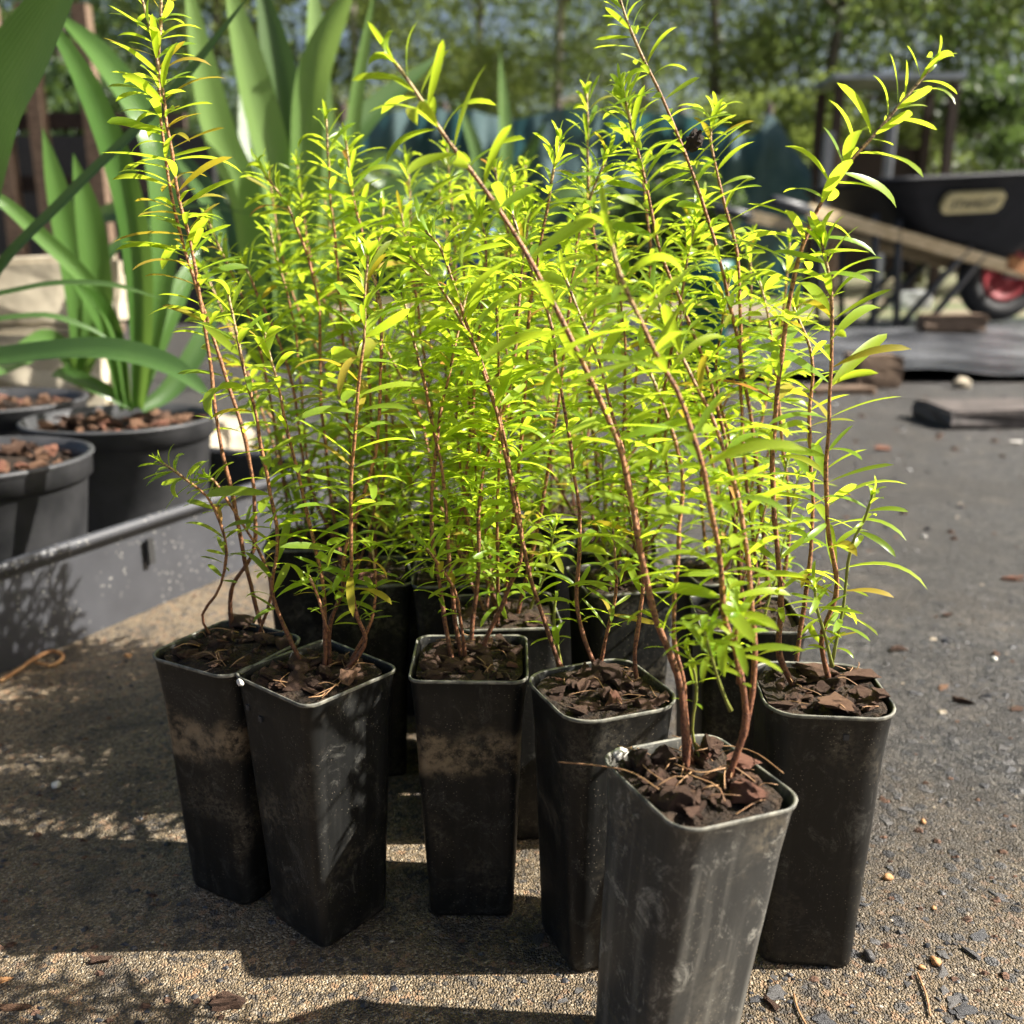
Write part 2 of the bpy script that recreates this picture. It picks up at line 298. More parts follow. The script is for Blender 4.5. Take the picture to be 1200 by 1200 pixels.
def grit(name, n, smin, smax, mat, seed, far):
    r = random.Random(seed); V = []; F = []
    for i in range(n):
        if far: p = Vector((r.uniform(.12, 1.6), r.uniform(.5, 2.3), 0))
        elif r.random() < .5: u = r.uniform(-20, 1220); v = r.uniform(640, 1215); p = at_z(u, v, 0)
        else: p = Vector((r.uniform(-.5, 1.6), r.uniform(.5, 2.2), 0))
        q = r.uniform(smin, smax); a = r.uniform(0, 6.28); o = len(V); k_ = r.uniform(.35, .9)
        for j in range(5): b = a + j * 1.2566 + r.uniform(-.35, .35); V.append(p + Vector((math.cos(b) * q, math.sin(b) * q * k_, .0002)))
        for j in range(3): b = a + j * 2.09 + r.uniform(-.3, .3); V.append(p + Vector((math.cos(b) * q * .55, math.sin(b) * q * .55 * k_, q * r.uniform(.3, .8))))
        F += [(o, o + 1, o + 5), (o + 1, o + 2, o + 6, o + 5), (o + 2, o + 3, o + 6), (o + 3, o + 4, o + 7, o + 6), (o + 4, o, o + 5, o + 7), (o + 5, o + 6, o + 7)]
    o = link(name, mesh(name, V, F, mat, False), ground); o['kind'] = 'stuff'
grit('dark_grit', 900, .0006, .0022, M['slate'], 1, 0); grit('bark_crumbs', 500, .0008, .0028, M['bark'], 2, 0); grit('pale_grit', 420, .0005, .0014, M['pebble_tan'], 3, 0); grit('bark_litter', 150, .003, .009, M['bark'], 4, 1); grit('loose_chippings', 260, .002, .006, M['slate'], 5, 1); grit('pale_chippings', 110, .0018, .004, M['pebble_tan'], 6, 1)
# ------------------------------------------------------------------ tube pots
def ring(half, r, n=7):
    r = min(r, half * .98); out = []
    for q, (sx, sy) in enumerate([(1, 1), (-1, 1), (-1, -1), (1, -1)]):
        for i in range(n):
            a = math.pi / 2 * q + math.pi / 2 * i / (n - 1)
            out.append((sx * (half - r) + r * math.cos(a), sy * (half - r) + r * math.sin(a)))
        a0 = out[-1]
    return out
def pot_wall(seed, H, mat, rtop=.0095):
    r = random.Random(seed); rb = min(.006, rtop * .7); prof = [(.0172, 0.0, rb), (.0189, .0009, rb), (.0192, .003, rb)]
    for i in range(1, 12): t = i / 12; prof.append((.0192 + .0049 * t, .004 + (H - .004) * t * .985, rb + (rtop - rb) * t))
    prof += [(.0244, H - .0030, rtop), (.0250, H - .0016, rtop), (.0252, H - .0004, rtop), (.0248, H, rtop), (.0242, H - .0006, rtop), (.0237, H - .004, rtop), (.0225, H - .03, rtop - .001)]
    prof = [(a + (.00035 if z > H - .017 else 0), z, c) for a, z, c in prof]; V = []; F = []; n = 28; ph = r.random() * 10
    for i, (hf, z, rr) in enumerate(prof):
        for (x, y) in ring(hf, rr):
            w = .0011 * (z / H); V.append((x + w * noise.noise(Vector((x * 40, y * 40, z * 12 + ph))), y + w * noise.noise(Vector((x * 40 + 9, y * 40, z * 12 + ph))), z + (.0005 * noise.noise(Vector((x * 60 + ph, y * 60, 0))) if z > H * .9 else 0)))
    for i in range(len(prof) - 1):
        for k in range(n): F.append((i * n + k, i * n + (k + 1) % n, (i + 1) * n + (k + 1) % n, (i + 1) * n + k))
    F.append(tuple(reversed(range(n)))); m = mesh('wall', V, F, mat); m.materials.append(M['rim_dust']); k0 = (len(prof) - 6) * n
    for i in range(k0, k0 + 3 * n): m.polygons[i].material_index = 1
    return m
def soil_mesh(seed, H, half=.0236, low=.009):
    V = [(0, 0, 0)]; F = []; n = 28; rings = 9; base = H - low
    for j in range(1, rings + 1):
        for (x, y) in ring(half * j / rings, .0125 * j / rings): V.append((x, y, 0))
    V = [(x, y, base + .0032 * noise.noise(Vector((x * 90 + seed, y * 90, 1))) + .0016 * noise.noise(Vector((x * 260, y * 260 + seed, 5)))) for x, y, z in V]
    for k in range(n): F.append((0, 1 + k, 1 + (k + 1) % n))
    for j in range(rings - 1):
        for k in range(n): a = 1 + j * n; F.append((a + k, a + n + k, a + n + (k + 1) % n, a + (k + 1) % n))
    return mesh('potting_mix', V, F, M['soil'])
CH = []
for i in range(10):
    for mt in ('bark', 'bark', 'bark_pale', 'bark_red'):
        m = chip_mesh(200 + i); m.materials.append(M[mt]); CH.append((mt, m))
def chip(parent, x, y, z, s, r, mt=None):
    pool = [m for a, m in CH if (mt is None and (a == 'bark' or r.random() < .12)) or a == mt]
    o = link('bark_chip', r.choice(pool), parent, (x, y, z)); o.scale = (s, s * r.uniform(.6, 1), s * r.uniform(.6, 1.1))
    o.rotation_euler = (r.uniform(-.5, .5), r.uniform(-.5, .5), r.uniform(0, 6.28)); return o
def fibres(parent, r, n, half, z, lmin=.006, lmax=.018):
    V = []; F = []
    for i in range(n):
        p = Vector((r.uniform(-half, half), r.uniform(-half, half), z + r.uniform(.001, .004))); a = r.uniform(0, 6.28); L = r.uniform(lmin, lmax)
        d = Vector((math.cos(a), math.sin(a), r.uniform(-.1, .35))).normalized(); q = p + d * L; q.x = max(-half, min(half, q.x)); q.y = max(-half, min(half, q.y))
        path = spline([p, (p + q) / 2 + Vector((r.uniform(-1, 1), r.uniform(-1, 1), r.uniform(0, 1))) * L * .18, q], 5); tube_data(path, [r.uniform(.00014, .0003)] * 6, 4, V, F)
    o = link('straw_fibres', mesh('straw_fibres', V, F, M['fibre']), parent); o['kind'] = 'stuff'; return o
HP = .12
# name key: (x, y, rotation, tilt x, tilt y, material, label)
POTS = {
 1: (-.129, .4005, -29, 0, 0, 'pot_band', 'black square tube pot at far left of the group with tan dust patch below rim'),
 2: (-.0835, .374, -40, 0, 0, 'pot', 'black tube pot standing corner forward against the leftmost pot'),
 3: (-.0185, .3885, 0, 0, 0, 'pot_band', 'black tube pot facing straight front in the middle with brown stain band'),
 4: (.0365, .357, 22, 0, 0, 'pot', 'black tube pot right behind the frontmost pot to its left'),
 5: (.063, .286, 26, 0, 4.2, 'pot_scratch', 'frontmost black tube pot cut by the bottom edge with whitish scratches'),
 6: (.1265, .357, -5, 0, 0, 'pot', 'rightmost black tube pot with a pale bark chip inside its rim'),
 7: (-.083, .507, 10, 0, 0, 'pot', 'black tube pot of second row showing between the corner forward pot and middle pot'),
 8: (-.003, .446, 6, 0, 0, 'pot', 'black tube pot directly behind the middle stained pot'),
 9: (-.030, .507, 3, 0, 0, 'pot', 'black tube pot of second row just right of the pot with dappled front'),
 10: (.060, .497, 14, 0, 0, 'pot', 'black tube pot behind the pot left of the frontmost one with dusty right face'),
 11: (.1165, .443, -3, 0, 0, 'pot', 'black tube pot directly behind the rightmost pot'),
 12: (-.128, .572, 5, 0, 0, 'pot', 'black tube pot of back row at its left end'),
 13: (-.072, .585, -8, 0, 0, 'pot', 'black tube pot of back row second from the left end'),
 14: (.002, .572, 12, 0, 0, 'pot', 'black tube pot of back row in its middle'),
 15: (.064, .565, -6, 0, 0, 'pot', 'black tube pot of back row right of its middle'),
 16: (.122, .512, 10, 0, 0, 'pot', 'black tube pot of back row at its right end'),
 17: (-.105, .643, 4, 0, 0, 'pot', 'black tube pot behind the back row, left of three'),
 18: (-.035, .652, -7, 0, 0, 'pot', 'black tube pot behind the back row, middle of three'),
 19: (.035, .645, 9, 0, 0, 'pot', 'black tube pot behind the back row, right of three'),
}
POTM = {}; PE = {}
for kx, (x, y, rz, tx, ty, mt, lab) in POTS.items():
    e = thing('tube_pot', (x, y, 0), lab, 'pot', 'black tube pots holding seedlings'); r = random.Random(kx * 13)
    e.rotation_euler = (math.radians(tx), math.radians(ty), math.radians(rz))
    if ty:
        e.rotation_mode = 'ZYX'; e.rotation_mode = 'XYZ'
        Rm = Matrix.Rotation(math.radians(ty), 4, 'Y') @ Matrix.Rotation(math.radians(rz), 4, 'Z'); e.rotation_euler = Rm.to_euler('XYZ')
        lo = min((Rm @ Vector((a, b, 0))).z for a, b in ring(.0165, .006)); off = Rm @ Vector((0, 0, HP)); e.location = (x - off.x, y - off.y, -lo)
    PE[kx] = e; POTM[kx] = Matrix.Translation(e.location) @ e.rotation_euler.to_matrix().to_4x4()
    link('wall', pot_wall(kx, HP, M[mt], .0125 if kx in (6, 4) else .009 if kx in (1, 5) else .006), e)
    s = link('potting_mix', soil_mesh(kx * 3.1, HP, .0232, low=.003), e)
    near = kx <= 6; zt = HP - .003
    for i in range(70 if near else 16):
        a = r.uniform(-.019, .019); b = r.uniform(-.019, .019); chip(s, a, b, zt + r.uniform(.0004, .0032), r.choice([.0014, .002, .0028, .004, .006]) * r.uniform(.8, 1.2) * (1 if near else 1.2), r)
    if near: fibres(s, r, 26 if kx == 5 else 12, .02, zt)
def chip_px(kx, u, v, z, s, mt, rot=(0, 0, 0), sc=(1, 1, 1)):
    p = POTM[kx].inverted() @ at_z(u, v, z); pm = [c for c in PE[kx].children if c.name.startswith('potting_mix')][0]
    o = link('bark_chip', [m for a, m in CH if a == mt][hash((u, v)) % 7], pm, p); o.scale = (s * sc[0], s * sc[1], s * sc[2]); o.rotation_euler = rot; return o
chip_px(6, 982, 822, .121, .0085, 'bark_pale', (.5, .1, .2)); chip_px(6, 1030, 812, .122, .0075, 'bark', (.2, .3, 1)); chip_px(6, 1010, 790, .12, .009, 'bark', (0, 0, .3)); chip_px(6, 962, 785, .12, .011, 'bark', (0, 0, .1))
chip_px(5, 832, 872, .125, .006, 'bark', (.3, .4, 1)); chip_px(5, 872, 890, .124, .007, 'bark_red', (.3, 0, .4)); chip_px(5, 885, 925, .122, .010, 'bark_red', (.3, .4, 2.2)); chip_px(5, 750, 890, .123, .007, 'bark', (1.2, .2, 1.1)); chip_px(5, 778, 885, .123, .007, 'bark', (1.1, .2, .4)); chip_px(5, 790, 940, .12, .009, 'bark', (.2, .3, 2.4))
chip_px(2, 352, 806, .117, .009, 'bark', (.5, .2, .3)); chip_px(2, 325, 805, .117, .006, 'bark', (.9, .2, 1)); chip_px(1, 235, 768, .118, .008, 'bark_pale', (.2, 0, .3)); chip_px(1, 285, 728, .12, .011, 'bark', (.1, 0, .2))
chip_px(3, 562, 760, .121, .007, 'bark', (.3, .2, .2)); chip_px(3, 522, 762, .121, .006, 'bark', (.8, .2, .2)); chip_px(3, 505, 775, .12, .006, 'bark', (1.2, .2, .2)); chip_px(4, 672, 800, .119, .0075, 'bark', (.9, .3, .8)); chip_px(4, 690, 830, .117, .009, 'bark', (.1, .1, .2)); chip_px(4, 712, 788, .12, .009, 'bark', (.3, .1, .2)); chip_px(4, 735, 800, .119, .008, 'bark', (.3, .4, .9))
for kx, u, v, s in ((5, 726, 884, .0036), (2, 281, 800, .002)):
    p = POTM[kx].inverted() @ at_z(u, v, .1205); m = stone_mesh(kx + 400, .8, 2); m.materials.append(M['pebble_white']); m.polygons.foreach_set('use_smooth', [True] * len(m.polygons)); o = link('pale_stone', m, PE[kx], p); o.scale = (s, s * .8, s)
# long straw over the rim of the front pot
for L in ([(654, 893), (700, 897), (740, 905), (772, 925)], [(815, 880), (850, 874), (885, 882), (918, 906)], [(790, 895), (820, 905), (850, 900)]):
    im = POTM[5].inverted(); V, F = tube_data(spline([im @ at_z(u, v, .126) for u, v in L], 10), [.00024] * 11, 5); link('straw', mesh('straw', V, F, M['fibre']), PE[5])
# moulded marks below the rims
for kx, L in ((2, [(292, 828), (307, 842)]), (6, [(991, 863)])):
    for u, v in L:
        d = ray(u, v); im = POTM[kx].inverted(); o0 = im @ Vector((0, 0, CAMH)); dd = im.to_3x3() @ d; best = None
        for t in np.linspace(.3, .5, 2001):
            q = o0 + dd * t; hf = .0192 + .0049 * min(1, max(0, (q.z - .004) / .114))
            if max(abs(q.x), abs(q.y)) <= hf: best = q; break
        if best is not None:
            V, F = box_data((0, 0, 0), (.0022, .0022, .0024)); o = link('moulded_mark', mesh('moulded_mark', V, F, M['black_steel'], False), PE[kx], best)

# ------------------------------------------------------------------ seedlings
LEAF = {}
def leaf_mesh(curl, width, fold, mat, seed):
    r = random.Random(seed); n = 8; V = []; F = []; ang = .22; x = z = 0; side = r.uniform(-.12, .12); tw = r.uniform(-.5, .5)
    for i in range(n + 1):
        s = i / n; w = width * (s ** .75) * ((1 - s) ** .62) * 1.95 + (.012 if s < .95 else 0)
        ys = side * s * s; ca, sa = math.cos(tw * s), math.sin(tw * s)
        for q in (-1, 0, 1):
            zz = fold * w * abs(q); V.append((x - zz * math.sin(ang), ys + q * w * ca, z + zz * math.cos(ang) + q * w * sa))
        x += math.cos(ang) / n; z += math.sin(ang) / n; ang -= curl / n * (1.2 if s > .3 else .7)
    for i in range(n):
        for q in range(2): a = i * 3 + q; F.append((a, a + 3, a + 4, a + 1))
    return mesh('leaf', V, F, mat)
for kk, mt in (('g', 'leaf'), ('y', 'yellow_leaf'), ('o', 'old_leaf')):
    LEAF[kk] = [leaf_mesh(cu, wd, .28, M[mt], i) for i, (cu, wd) in enumerate([(.35, .066), (.6, .074), (.85, .078), (1.0, .084), (.5, .09), (1.4, .075), (.7, .092), (.2, .07)])]
LEAF['wide'] = [leaf_mesh(cu, wd, .2, M['leaf'], 30 + i) for i, (cu, wd) in enumerate([(.4, .14), (.7, .13), (.9, .15)])]
LEAF['cup'] = [leaf_mesh(cu, wd, .55, M['leaf'], 40 + i) for i, (cu, wd) in enumerate([(1.9, .17), (2.3, .15)])]
nleaf = [0]; QUEUE = {}
def flush_leaves():
    for nm, q in QUEUE.items():
        root = bpy.data.objects[nm]; q.sort(key=lambda a: -a[4] * (1 - 1.2 * a[2].y)); nleaf[0] += len(q)
        for st, me, p, R, L, wf, x in q[:300]:
            o = bpy.data.objects.new('leaf', me); C.objects.link(o); o.parent = st; o.rotation_euler = R.to_euler(); o.location = p; o.scale = (L, L * wf, L)
        rest = q[300:]
        if rest:
            by = {}
            for a in rest: by.setdefault(a[1].materials[0].name, []).append(a)
            for mn, aa in by.items():
                V = []; F = []; A = []
                for st, me, p, R, L, wf, x in aa:
                    o = len(V); V += [p + R @ Vector((v.co.x * L, v.co.y * L * wf, v.co.z * L)) for v in me.vertices]; F += [tuple(o + i for i in f.vertices) for f in me.polygons]; A += [x] * len(me.vertices)
                m = mesh('small_leaves', V, F, bpy.data.materials[mn]); m.attributes.new('lr', 'FLOAT', 'POINT').data.foreach_set('value', A); link('small_leaves', m, root)['kind'] = 'stuff'
def place_leaf(parent, p, d, up, L, wf, kind, r):
    d = d.normalized(); n = (up - d * up.dot(d)); n = n.normalized() if n.length > 1e-4 else Vector((0, 0, 1)); y = n.cross(d)
    roll = r.gauss(0, .35); n2 = n * math.cos(roll) + y * math.sin(roll); y = n2.cross(d)
    QUEUE.setdefault(parent.parent.name, []).append((parent, r.choice(LEAF[kind]), Vector(p), Matrix((d, y, n2)).transposed(), L, wf, r.random()))
def shoot(root, pts, r, r0=.0012, r1=.0006, bare=.2, node=.0098, per=3, Lm=.023, mat='stem', tuft=True, low=.5, name='stem', ycol=.04, Lup=None):
    """pts: world points base..tip; leaves every node in whorls of 'per'."""
    base = Vector(root.location); pts = [Vector(p) - base for p in pts]
    Lm *= 1.02; bare *= .82; node *= .80
    ln = sum((pts[i + 1] - pts[i]).length for i in range(len(pts) - 1)); n = max(10, int(ln / .006)); path = spline(pts, n)
    path = [p + Vector((noise.noise(p * 60 + base), noise.noise(p * 60 + base + Vector((9, 0, 0))), 0)) * .0008 for p in path]
    rad = [(r0 + (r1 - r0) * (i / n) ** .55) * (1 + .14 * r.uniform(-1, 1)) * (1.35 if i == 0 else 1) for i in range(n + 1)]
    V, F = tube_data(path, rad, 7); m = mesh(name, V, F, M[mat]); at = m.attributes.new('tt', 'FLOAT', 'POINT')
    at.data.foreach_set('value', [min(1., (i // 7) / n) for i in range(len(V))]); st = link(name, m, root)
    T = tangents(path); s = bare * ln; phi = r.uniform(0, 6.28)
    while s < ln - .001:
        f = s / ln * n; i = min(int(f), n - 1); p = path[i].lerp(path[i + 1], f - i); t = T[i]; q = s / ln
        e1 = t.cross(Vector((.3, .5, .8))).normalized(); e2 = t.cross(e1)
        spread = 1.40 - .75 * max(0, (q - .8) / .2) ** 1.5 + r.uniform(-.2, .2)
        L = Lm * (.45 + .55 * min(1, (q - bare) / .22 + .25)) * (1 - .50 * max(0, (q - .82) / .18))
        for w in range(per):
            if r.random() < .06 + (.12 if q < bare + .1 else 0): continue
            a = phi + w * 2 * math.pi / per + r.uniform(-.35, .35); o = e1 * math.cos(a) + e2 * math.sin(a); sp = spread + r.uniform(-.18, .18)
            d = o * math.sin(sp) + t * math.cos(sp); kind = 'g'; x = r.random()
            if x < ycol: kind = 'y'
            elif x < ycol + .006: kind = 'o'
            elif x < ycol + .012: kind = 'wide'
            elif q > .75 and x < ycol + .07: kind = 'cup'
            place_leaf(st, p + o * r0 * .6 + t * r.uniform(-.0015, .0015), d, t, L * (.75 if kind == 'wide' else 1) * r.uniform(.6, 1.22), r.uniform(.8, 1.2), kind, r)
        phi += math.pi / per + r.uniform(-.2, .2); s += node * r.uniform(.75, 1.2) * (1 - .35 * max(0, (q - .7) / .3))
    if tuft:
        for w in range(4):
            a = w * 1.7 + phi; e1 = T[-1].cross(Vector((.3, .5, .8))).normalized(); e2 = T[-1].cross(e1); o = e1 * math.cos(a) + e2 * math.sin(a); sp = r.uniform(.12, .5)
            place_leaf(st, path[-1] - T[-1] * .001 * w, o * math.sin(sp) + T[-1] * math.cos(sp), T[-1], Lm * r.uniform(.3, .52), 1.2, 'cup' if w % 2 else 'g', r)
    return st
SEED = {}
SLAB = {1: 'twin tall stems bearing yellowish leaves in the leftmost pot', 2: 'bushy seedling with reddish bare lower stems in the corner forward pot', 3: 'leafy seedling in the middle pot with the stained band', 4: 'seedling with four thin brown stems in the pot left of the frontmost', 5: 'seedling in the frontmost pot with one long stem leaning left', 6: 'rightmost seedling with a tall stem curving out to the right', 7: 'dense seedling in the dappled second row pot at left', 8: 'dense seedling in the pot directly behind the middle pot', 9: 'dense seedling in the second row pot right of the dappled one', 10: 'dense seedling in the dusty pot behind the middle right', 11: 'tallest seedling behind the rightmost pot with a dark seed head', 12: 'small seedling at the left end of the back row', 13: 'seedling second from left in the back row', 14: 'seedling in the middle of the back row', 15: 'seedling right of the middle in the back row', 16: 'seedling at the right end of the back row', 17: 'seedling behind the back row, left of three', 18: 'seedling behind the back row, middle of three', 19: 'seedling behind the back row, right of three'}
for kx in POTS:
    p = POTM[kx] @ Vector((0, 0, HP - .008)); SEED[kx] = thing('seedling', p, SLAB[kx], 'seedling', 'seedlings in tube pots')
def px_shoot(kx, L, dy=0., **kw):
    """L: base..tip pixels of the stem; y0 from the pot soil, dy: how far the tip leans away."""
    r = random.Random(kx * 101 + int(L[-1][0])); b = at_z(L[0][0], L[0][1], HP - .007); pts = []
    y0 = kw.pop('y0', b.y); n = len(L)
    ln = [0]
    for i in range(1, n): ln.append(ln[-1] + math.dist(L[i], L[i - 1]))
    for i, (u, v) in enumerate(L): t = ln[i] / ln[-1]; pts.append(at_y(u, v, y0 + dy * t ** 1.3))
    return shoot(SEED[kx], pts, r, **kw)
def rnd_shoots(kx, n, hmin, hmax, lean, seed, **kw):
    r = random.Random(seed)
    for i in range(n):
        b = POTM[kx] @ Vector((r.uniform(-.013, .013), r.uniform(-.013, .013), HP - .009)); h = r.uniform(hmin, hmax); a = r.uniform(0, 6.28); l = r.uniform(.02, lean)
        tip = b + Vector((math.cos(a) * l, math.sin(a) * l, h)); m1 = b.lerp(tip, .35) + Vector((r.uniform(-.012, .012), r.uniform(-.012, .012), 0)); m2 = b.lerp(tip, .7) + Vector((r.uniform(-.01, .01), r.uniform(-.01, .01), 0))
        shoot(SEED[kx], [b, m1, m2, tip], r, **{**dict(r0=.00105, Lm=.022, bare=.12, per=4, node=.0105), **kw})
# leftmost pot
px_shoot(1, [(310, 748), (292, 680), (276, 600), (256, 500), (243, 400), (227, 305), (212, 240), (196, 150), (184, 70), (150, -60)], .01, bare=.42, ycol=.22, Lm=.025, node=.0098)
px_shoot(1, [(272, 745), (272, 690), (298, 640), (292, 540), (264, 440), (232, 340), (208, 260), (190, 150), (186, 60), (190, -40)], .012, bare=.45, ycol=.25, Lm=.024)
px_shoot(1, [(250, 752), (236, 722), (256, 690), (266, 640), (248, 590), (215, 560), (186, 540)], -.01, bare=.45, r0=.0008, Lm=.017, node=.007)
px_shoot(1, [(300, 752), (318, 690), (300, 640), (255, 570), (245, 560)], .0, bare=.4, r0=.0008, Lm=.017)
# corner forward pot
px_shoot(2, [(358, 790), (338, 745), (318, 690), (326, 640), (315, 570), (300, 490), (283, 420), (267, 345)], -.005, bare=.28, Lm=.026, node=.0098)
px_shoot(2, [(395, 795), (428, 755), (416, 715), (411, 640), (413, 560), (419, 470), (426, 390), (430, 300)], -.005, bare=.30, Lm=.027, node=.0088, ycol=.1)
px_shoot(2, [(378, 795), (382, 735), (374, 660), (352, 570), (330, 470), (310, 390)], .02, bare=.3, Lm=.023)
px_shoot(2, [(384, 790), (388, 730), (402, 690), (405, 640), (438, 540), (446, 440), (445, 350), (420, 290)], .025, bare=.28, Lm=.024)
px_shoot(2, [(400, 790), (432, 735), (440, 690), (436, 640)], .0, bare=.5, Lm=.016, r0=.0008, node=.0075)
px_shoot(2, [(385, 740), (372, 700), (362, 675)], .0, y0=.37, bare=.4, Lm=.013, r0=.0007, node=.007)
# middle pot
px_shoot(3, [(541, 780), (532, 710), (524, 610), (512, 520), (492, 430), (470, 340)], .02, bare=.22, Lm=.023)
px_shoot(3, [(547, 785), (535, 700), (512, 660), (497, 640)], -.01, bare=.3, Lm=.015, r0=.0008, node=.007)
px_shoot(3, [(556, 778), (590, 705), (612, 640), (600, 560), (578, 460), (552, 400), (518, 340), (480, 300)], .01, bare=.26, Lm=.024, node=.0092)
px_shoot(3, [(531, 784), (518, 700), (505, 600), (515, 500), (530, 420), (548, 340)], .03, bare=.25, Lm=.022)
px_shoot(3, [(550, 770), (560, 670), (565, 560), (600, 440), (610, 330), (620, 250)], .045, bare=.25, Lm=.022)
# pot left of the frontmost
px_shoot(4, [(658, 785), (640, 735), (618, 660), (597, 560), (578, 470), (548, 385), (520, 300), (498, 270)], .02, bare=.27, Lm=.024, node=.009)
px_shoot(4, [(706, 800), (690, 762), (676, 710), (680, 630), (672, 540), (656, 450), (640, 360), (600, 250)], .02, bare=.3, Lm=.024)
px_shoot(4, [(700, 795), (712, 740), (722, 690), (718, 620)], -.005, bare=.35, Lm=.018, r0=.0009, node=.008)
px_shoot(4, [(748, 812), (744, 760), (754, 690), (745, 600), (728, 520), (700, 420), (660, 320)], .02, bare=.3, Lm=.023)
px_shoot(4, [(658, 780), (650, 735), (652, 700)], 0, bare=.3, Lm=.013, r0=.0007, mat='green_stem', node=.007)
# frontmost pot: the long shoot leaning left, the pale green one, and twigs
px_shoot(5, [(804, 922), (803, 840), (788, 770), (765, 712), (749, 640), (735, 560), (708, 480), (668, 394), (628, 318), (588, 250), (545, 190), (500, 128), (462, 72)], .035, bare=.26, Lm=.027, node=.0125, per=3, r0=.0016)
px_shoot(5, [(848, 932), (872, 845), (864, 770), (848, 720), (842, 640), (826, 560), (798, 470), (760, 395), (730, 330), (714, 270)], .0, bare=.22, Lm=.027, node=.0115, r0=.0014, mat='stem', Lup=1)
px_shoot(5, [(812, 910), (800, 800), (790, 740), (795, 640), (800, 560), (780, 480), (755, 420)], .03, bare=.34, Lm=.022, r0=.0011)
px_shoot(5, [(870, 860), (884, 790), (880, 700), (868, 600), (840, 500), (810, 440), (765, 340)], .04, bare=.25, Lm=.024, y0=.29)
px_shoot(5, [(856, 832), (842, 800), (834, 770), (826, 740)], -.01, y0=.285, bare=.5, Lm=.016, r0=.0006, r1=.0005, mat='green_stem', node=.007)
px_shoot(5, [(826, 905), (812, 865), (816, 810), (806, 760)], -.005, bare=.7, Lm=.013, r0=.0006, r1=.0005, mat='green_stem')
px_shoot(5, [(866, 800), (862, 760), (866, 725)], -.012, y0=.287, bare=.3, Lm=.018, r0=.0008, node=.009, per=3)
# rightmost pot
px_shoot(6, [(934, 815), (914, 765), (916, 700), (908, 610), (906, 520), (914, 430), (930, 330), (952, 260), (990, 198), (1040, 140), (1090, 78)], .01, bare=.22, Lm=.027, node=.0122, r0=.0016)
px_shoot(6, [(976, 816), (964, 750), (980, 690), (970, 620), (969, 540), (973, 440), (974, 350), (963, 285)], -.005, bare=.16, Lm=.030, node=.0115, r0=.0014)
px_shoot(6, [(974, 780), (988, 710), (998, 640), (1012, 610), (1022, 580)], -.01, y0=.35, bare=.1, Lm=.017, r0=.0007, r1=.0005, mat='green_stem', per=2, node=.012)
px_shoot(6, [(930, 790), (945, 690), (952, 600), (948, 500), (952, 420), (930, 360)], .02, bare=.25, Lm=.022, node=.0115)
px_shoot(6, [(975, 780), (960, 720), (955, 690)], -.01, y0=.35, bare=.2, Lm=.015, r0=.0007, mat='green_stem', node=.008)
# behind the rightmost pot: the tallest one
px_shoot(11, [(900, 715), (896, 640), (888, 560), (874, 450), (858, 370), (838, 285), (806, 190), (776, 115), (745, 50), (722, -10)], .0, bare=.22, Lm=.025, node=.0105, r0=.0014)
px_shoot(11, [(890, 720), (884, 640), (872, 540), (868, 430), (866, 320), (850, 240), (833, 170), (838, 130)], .02, bare=.25, Lm=.023)
px_shoot(11, [(872, 722), (862, 620), (850, 520), (830, 440), (800, 360), (775, 300), (756, 210), (740, 150), (728, 100)], .01, bare=.25, Lm=.024, node=.0095)
px_shoot(11, [(910, 720), (925, 620), (915, 500), (905, 400), (890, 330)], .02, bare=.25, Lm=.022)
px_shoot(11, [(888, 700), (912, 690), (925, 660)], -.01, bare=.2, Lm=.014, r0=.0007, node=.008)
# second row left
px_shoot(7, [(420, 668), (412, 560), (405, 450), (398, 340), (388, 240), (382, 140)], .0, bare=.16, Lm=.024)
px_shoot(7, [(440, 670), (438, 560), (432, 420), (428, 300), (412, 220), (405, 165)], .01, bare=.16, Lm=.024)
px_shoot(7, [(400, 672), (385, 560), (375, 450), (372, 350), (345, 260), (305, 195)], .0, bare=.16, Lm=.022)
px_shoot(7, [(430, 672), (450, 560), (452, 440), (440, 330), (450, 240)], .02, bare=.16, Lm=.022)
px_shoot(7, [(410, 672), (360, 560), (340, 440), (300, 340), (285, 310)], .01, bare=.18, Lm=.021)
px_shoot(9, [(530, 665), (520, 560), (500, 440), (485, 330), (470, 245)], .0, bare=.15, Lm=.023)
px_shoot(9, [(545, 665), (548, 560), (552, 440), (545, 330), (535, 260)], .01, bare=.15, Lm=.022)
px_shoot(9, [(535, 668), (560, 560), (580, 450), (590, 330), (600, 240)], .01, bare=.15, Lm=.022)
rnd_shoots(9, 3, .13, .2, .05, 91)
px_shoot(8, [(590, 725), (602, 600), (615, 480), (622, 360), (640, 250), (655, 165)], .0, bare=.18, Lm=.023)
px_shoot(8, [(605, 728), (630, 620), (650, 500), (665, 380), (680, 270), (712, 180)], .02, bare=.18, Lm=.023)
px_shoot(8, [(580, 728), (570, 620), (555, 520), (560, 400), (570, 300), (560, 250)], .02, bare=.18, Lm=.022)
rnd_shoots(8, 4, .12, .19, .05, 81)
px_shoot(10, [(715, 668), (730, 560), (745, 440), (762, 330), (755, 220), (735, 120)], .0, bare=.15, Lm=.024)
px_shoot(10, [(700, 668), (700, 560), (690, 440), (700, 320), (690, 230), (688, 110)], .0, bare=.15, Lm=.023)
px_shoot(10, [(730, 668), (760, 560), (790, 450), (800, 340), (815, 250)], .02, bare=.15, Lm=.022)
rnd_shoots(10, 4, .13, .2, .05, 71)
